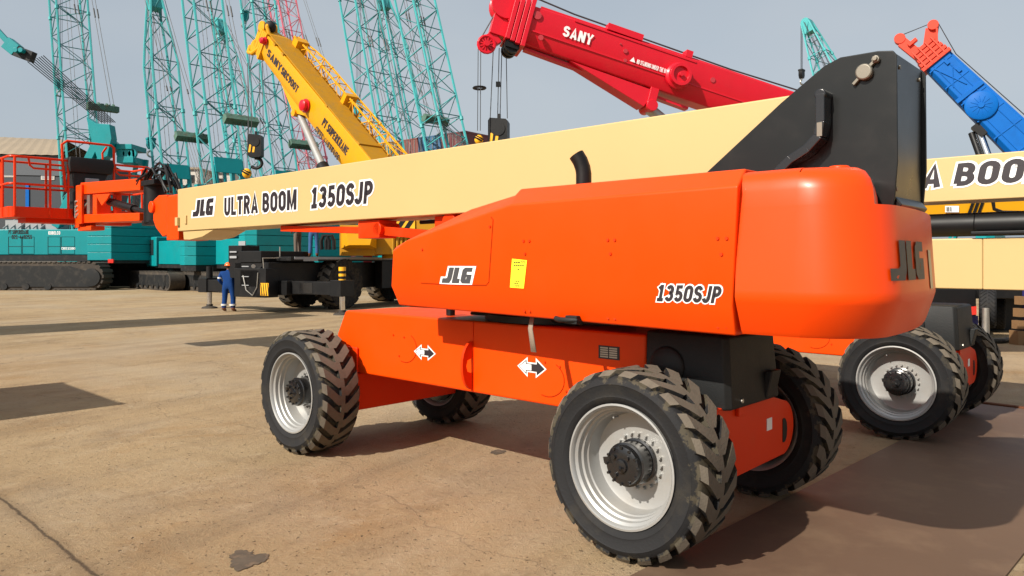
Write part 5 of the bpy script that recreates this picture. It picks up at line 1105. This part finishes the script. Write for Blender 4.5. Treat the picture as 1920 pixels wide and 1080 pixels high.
cw_ = thing('concrete_wall', 'low grey concrete wall behind the teal counterweights at left', 'wall', (-40, 66, 0))
mb = MB(); mb.cub(-10, 40, 0, .3, 0, 3.2); mb.build('panel', 'concrete_wall', cw_); mb = MB(); mb.cub(-10, 40, -.06, .36, 3.203, 3.35); mb.build('coping', 'wall_pale', cw_)
CC = [(.20, .045, .04), (.045, .12, .22), (.19, .06, .05), (.33, .26, .15), (.13, .03, .035), (.05, .13, .12), (.24, .10, .06)]
cmats = [cont_mat(i, c) for i, c in enumerate(CC)]
def cont_mesh(m, L_c=6.06):
    mb = MB(); W2, H2 = 2.44, 2.59; n = int(L_c/.28)
    for y, sg in ((0, -1), (W2, 1)):
        pts = []
        for i in range(n+1):
            x = L_c*i/n; pts.append((x, y+sg*(-.035 if i % 2 else 0)))
        vs = [(a, b, z) for a, b in pts for z in (.12, H2-.1)]
        mb.add(vs, [(2*i, 2*i+2, 2*i+3, 2*i+1) for i in range(n)])
    mb.cub(0, L_c, .05, W2-.05, .02, .12); mb.cub(0, L_c, .05, W2-.05, H2-.1, H2-.02)
    for x in (0, L_c-.12):
        for y in (0, W2-.12): mb.cub(x, x+.12, y-.02, y+.14, 0, H2)
    for z in (0, H2-.12):
        for y in (-.01, W2-.1): mb.cub(.12, L_c-.12, y, y+.11, z, z+.12)
    for k in range(9): mb.cub(-.02 if k % 2 else 0, .02, .14+k*.24, .36+k*.24, .12, H2-.12)
    return mb.mesh('shipping_container', m)
def door_mesh():
    mb = MB()
    for y in (.35, .85, 1.6, 2.1): mb.tube((-.05, y, .15), (-.05, y, 2.45), .022, n=6)
    mb.cub(-.04, -.02, 1.2, 1.24, .1, 2.5); return mb.mesh('door_bar', 'steel')
cms = [cont_mesh(m, 12.19) for m in cmats]; c20 = cont_mesh(cmats[6], 6.06); dm_ = door_mesh()
ex = Vector((.62, .785, 0)); ey = Vector((-.785, .62, 0)); yaw = math.atan2(ex.y, ex.x)
st0 = at(872, 490, 56); st0.z = 0; HC = 2.9
lab = {0: 'rust red container, rightmost of the top layer of the distant container stack', 1: 'deep blue container end, second from right in the top layer of the container stack', 2: 'brick red container end between blue and sand coloured ones atop the container stack', 3: 'sand coloured container end at left of the top layer of the container stack'}
for lv in range(4):
    for col in range(4):
        o = bpy.data.objects.new('shipping_container', cms[([4, 1, 2, 3][col]+(0 if lv == 3 else 3-lv)) % 7]); COL.objects.link(o); o.location = st0+ey*(2.5*col)+Z*(HC*lv); o.rotation_euler = (0, 0, yaw); o.scale = (1, 1, HC/2.59)
        tag(o, lab[col] if lv == 3 else 'container in the lower layers of the distant container stack, hidden behind the cream boom', 'container', 'stacked shipping containers')
        if lv == 3: mount(dm_, 'door_bar', o)
# containers added out of view at left, only to cast shadows across the yard
sh = Vector((math.cos(SUN_AZ), math.sin(SUN_AZ), 0))/math.tan(SUN_EL)
yaw2 = math.atan2(-V.y, -V.x)
def caster_box(corner, lv, m, label):
    o = bpy.data.objects.new('shipping_container', m); COL.objects.link(o); k = corner+U*2.44; o.location = (k.x, k.y, 2.6*lv); o.rotation_euler = (0, 0, yaw2)
    tag(o, label, 'container', 'containers added to cast shadows'); mount(dm_, 'door_bar', o)
caster_box(gnd(237, 757)-sh*2.59, 0, c20, 'orange brown container added unseen left of the camera to cast a shadow')
for lv in range(4): caster_box(Vector((-6.3, 24.6, 0))-sh*10.4, lv, cms[[0, 1, 2, 5][lv]], '%s container in the unseen tall stack added at left to cast a shadow' % ['rust red', 'deep blue', 'brick red', 'dark green'][lv])

# bare trees and a palm in the distance
def bare_tree(px, Y_, h_, label, seed):
    rnd = random.Random(seed); p = at(px, 490, Y_); o = thing('bare_tree', label, 'tree', (p.x, Y_, 0), 0, 'bare trees behind the cranes')
    tk_ = MB(); tk_.path([(0, 0, 0), (.1, 0, h_*.3), (.0, .1, h_*.5)], .16, 7, r_fn=lambda i: .2-.05*i); tk_.build('trunk', 'bark', o); cr_ = MB()
    def grow(b, dv, ln, r, dep):
        e_ = b+dv*ln; cr_.tube(b, e_, r, r*.7, n=4, cap=False)
        if dep:
            for _ in range(3): nd = (dv+Vector((rnd.uniform(-.7, .7), rnd.uniform(-.7, .7), rnd.uniform(-.2, .5)))).normalized(); grow(b+dv*ln*rnd.uniform(.6, 1), nd, ln*rnd.uniform(.6, .8), r*.62, dep-1)
    for _ in range(5): grow(Vector((0, .1, h_*rnd.uniform(.3, .5))), Vector((rnd.uniform(-.6, .6), rnd.uniform(-.6, .6), 1)).normalized(), h_*.22, .07, 4)
    cr_.build('crown', 'twig', o)
bare_tree(318, 84, 12, 'leafless tree behind the leftmost hook block, right of the lift platform', 3)
bare_tree(372, 88, 14, 'leafless tree between the two teal crane booms above the black lettering', 5)
pp_ = at(300, 490, 60); pm_ = thing('palm_tree', 'dark green palm low behind the boom nose beside the teal counterweight', 'palm', (pp_.x, 60, 0))
mb = MB(); mb.path([(0, 0, 0), (.1, 0, 1.6), (0, 0, 3.0)], .2, 8); mb.build('trunk', 'bark', pm_); mb = MB(); rnd = random.Random(4)
for i in range(26):
    a = rnd.uniform(0, 6.28); L_p = rnd.uniform(1.6, 2.6); el = rnd.uniform(.1, 1.3); c_ = [Vector((math.cos(a)*L_p*t*math.cos(el), math.sin(a)*L_p*t*math.cos(el), 3.0+L_p*(t*math.sin(el)-.7*t*t))) for t in (0, .2, .4, .6, .8, 1)]
    for j in range(5):
        for k in range(4):
            b_ = c_[j].lerp(c_[j+1], k/4); dv = (c_[j+1]-c_[j]).normalized(); s_ = dv.cross(Z).normalized()
            for sg in (-1, 1): e_ = b_+(s_*sg*.45+dv*.35-Z*.15)*(1-.12*j); mb.add([b_, b_+dv*.06, e_], [(0, 1, 2)])
mb.build('frond', 'leaf', pm_)['kind'] = 'stuff'
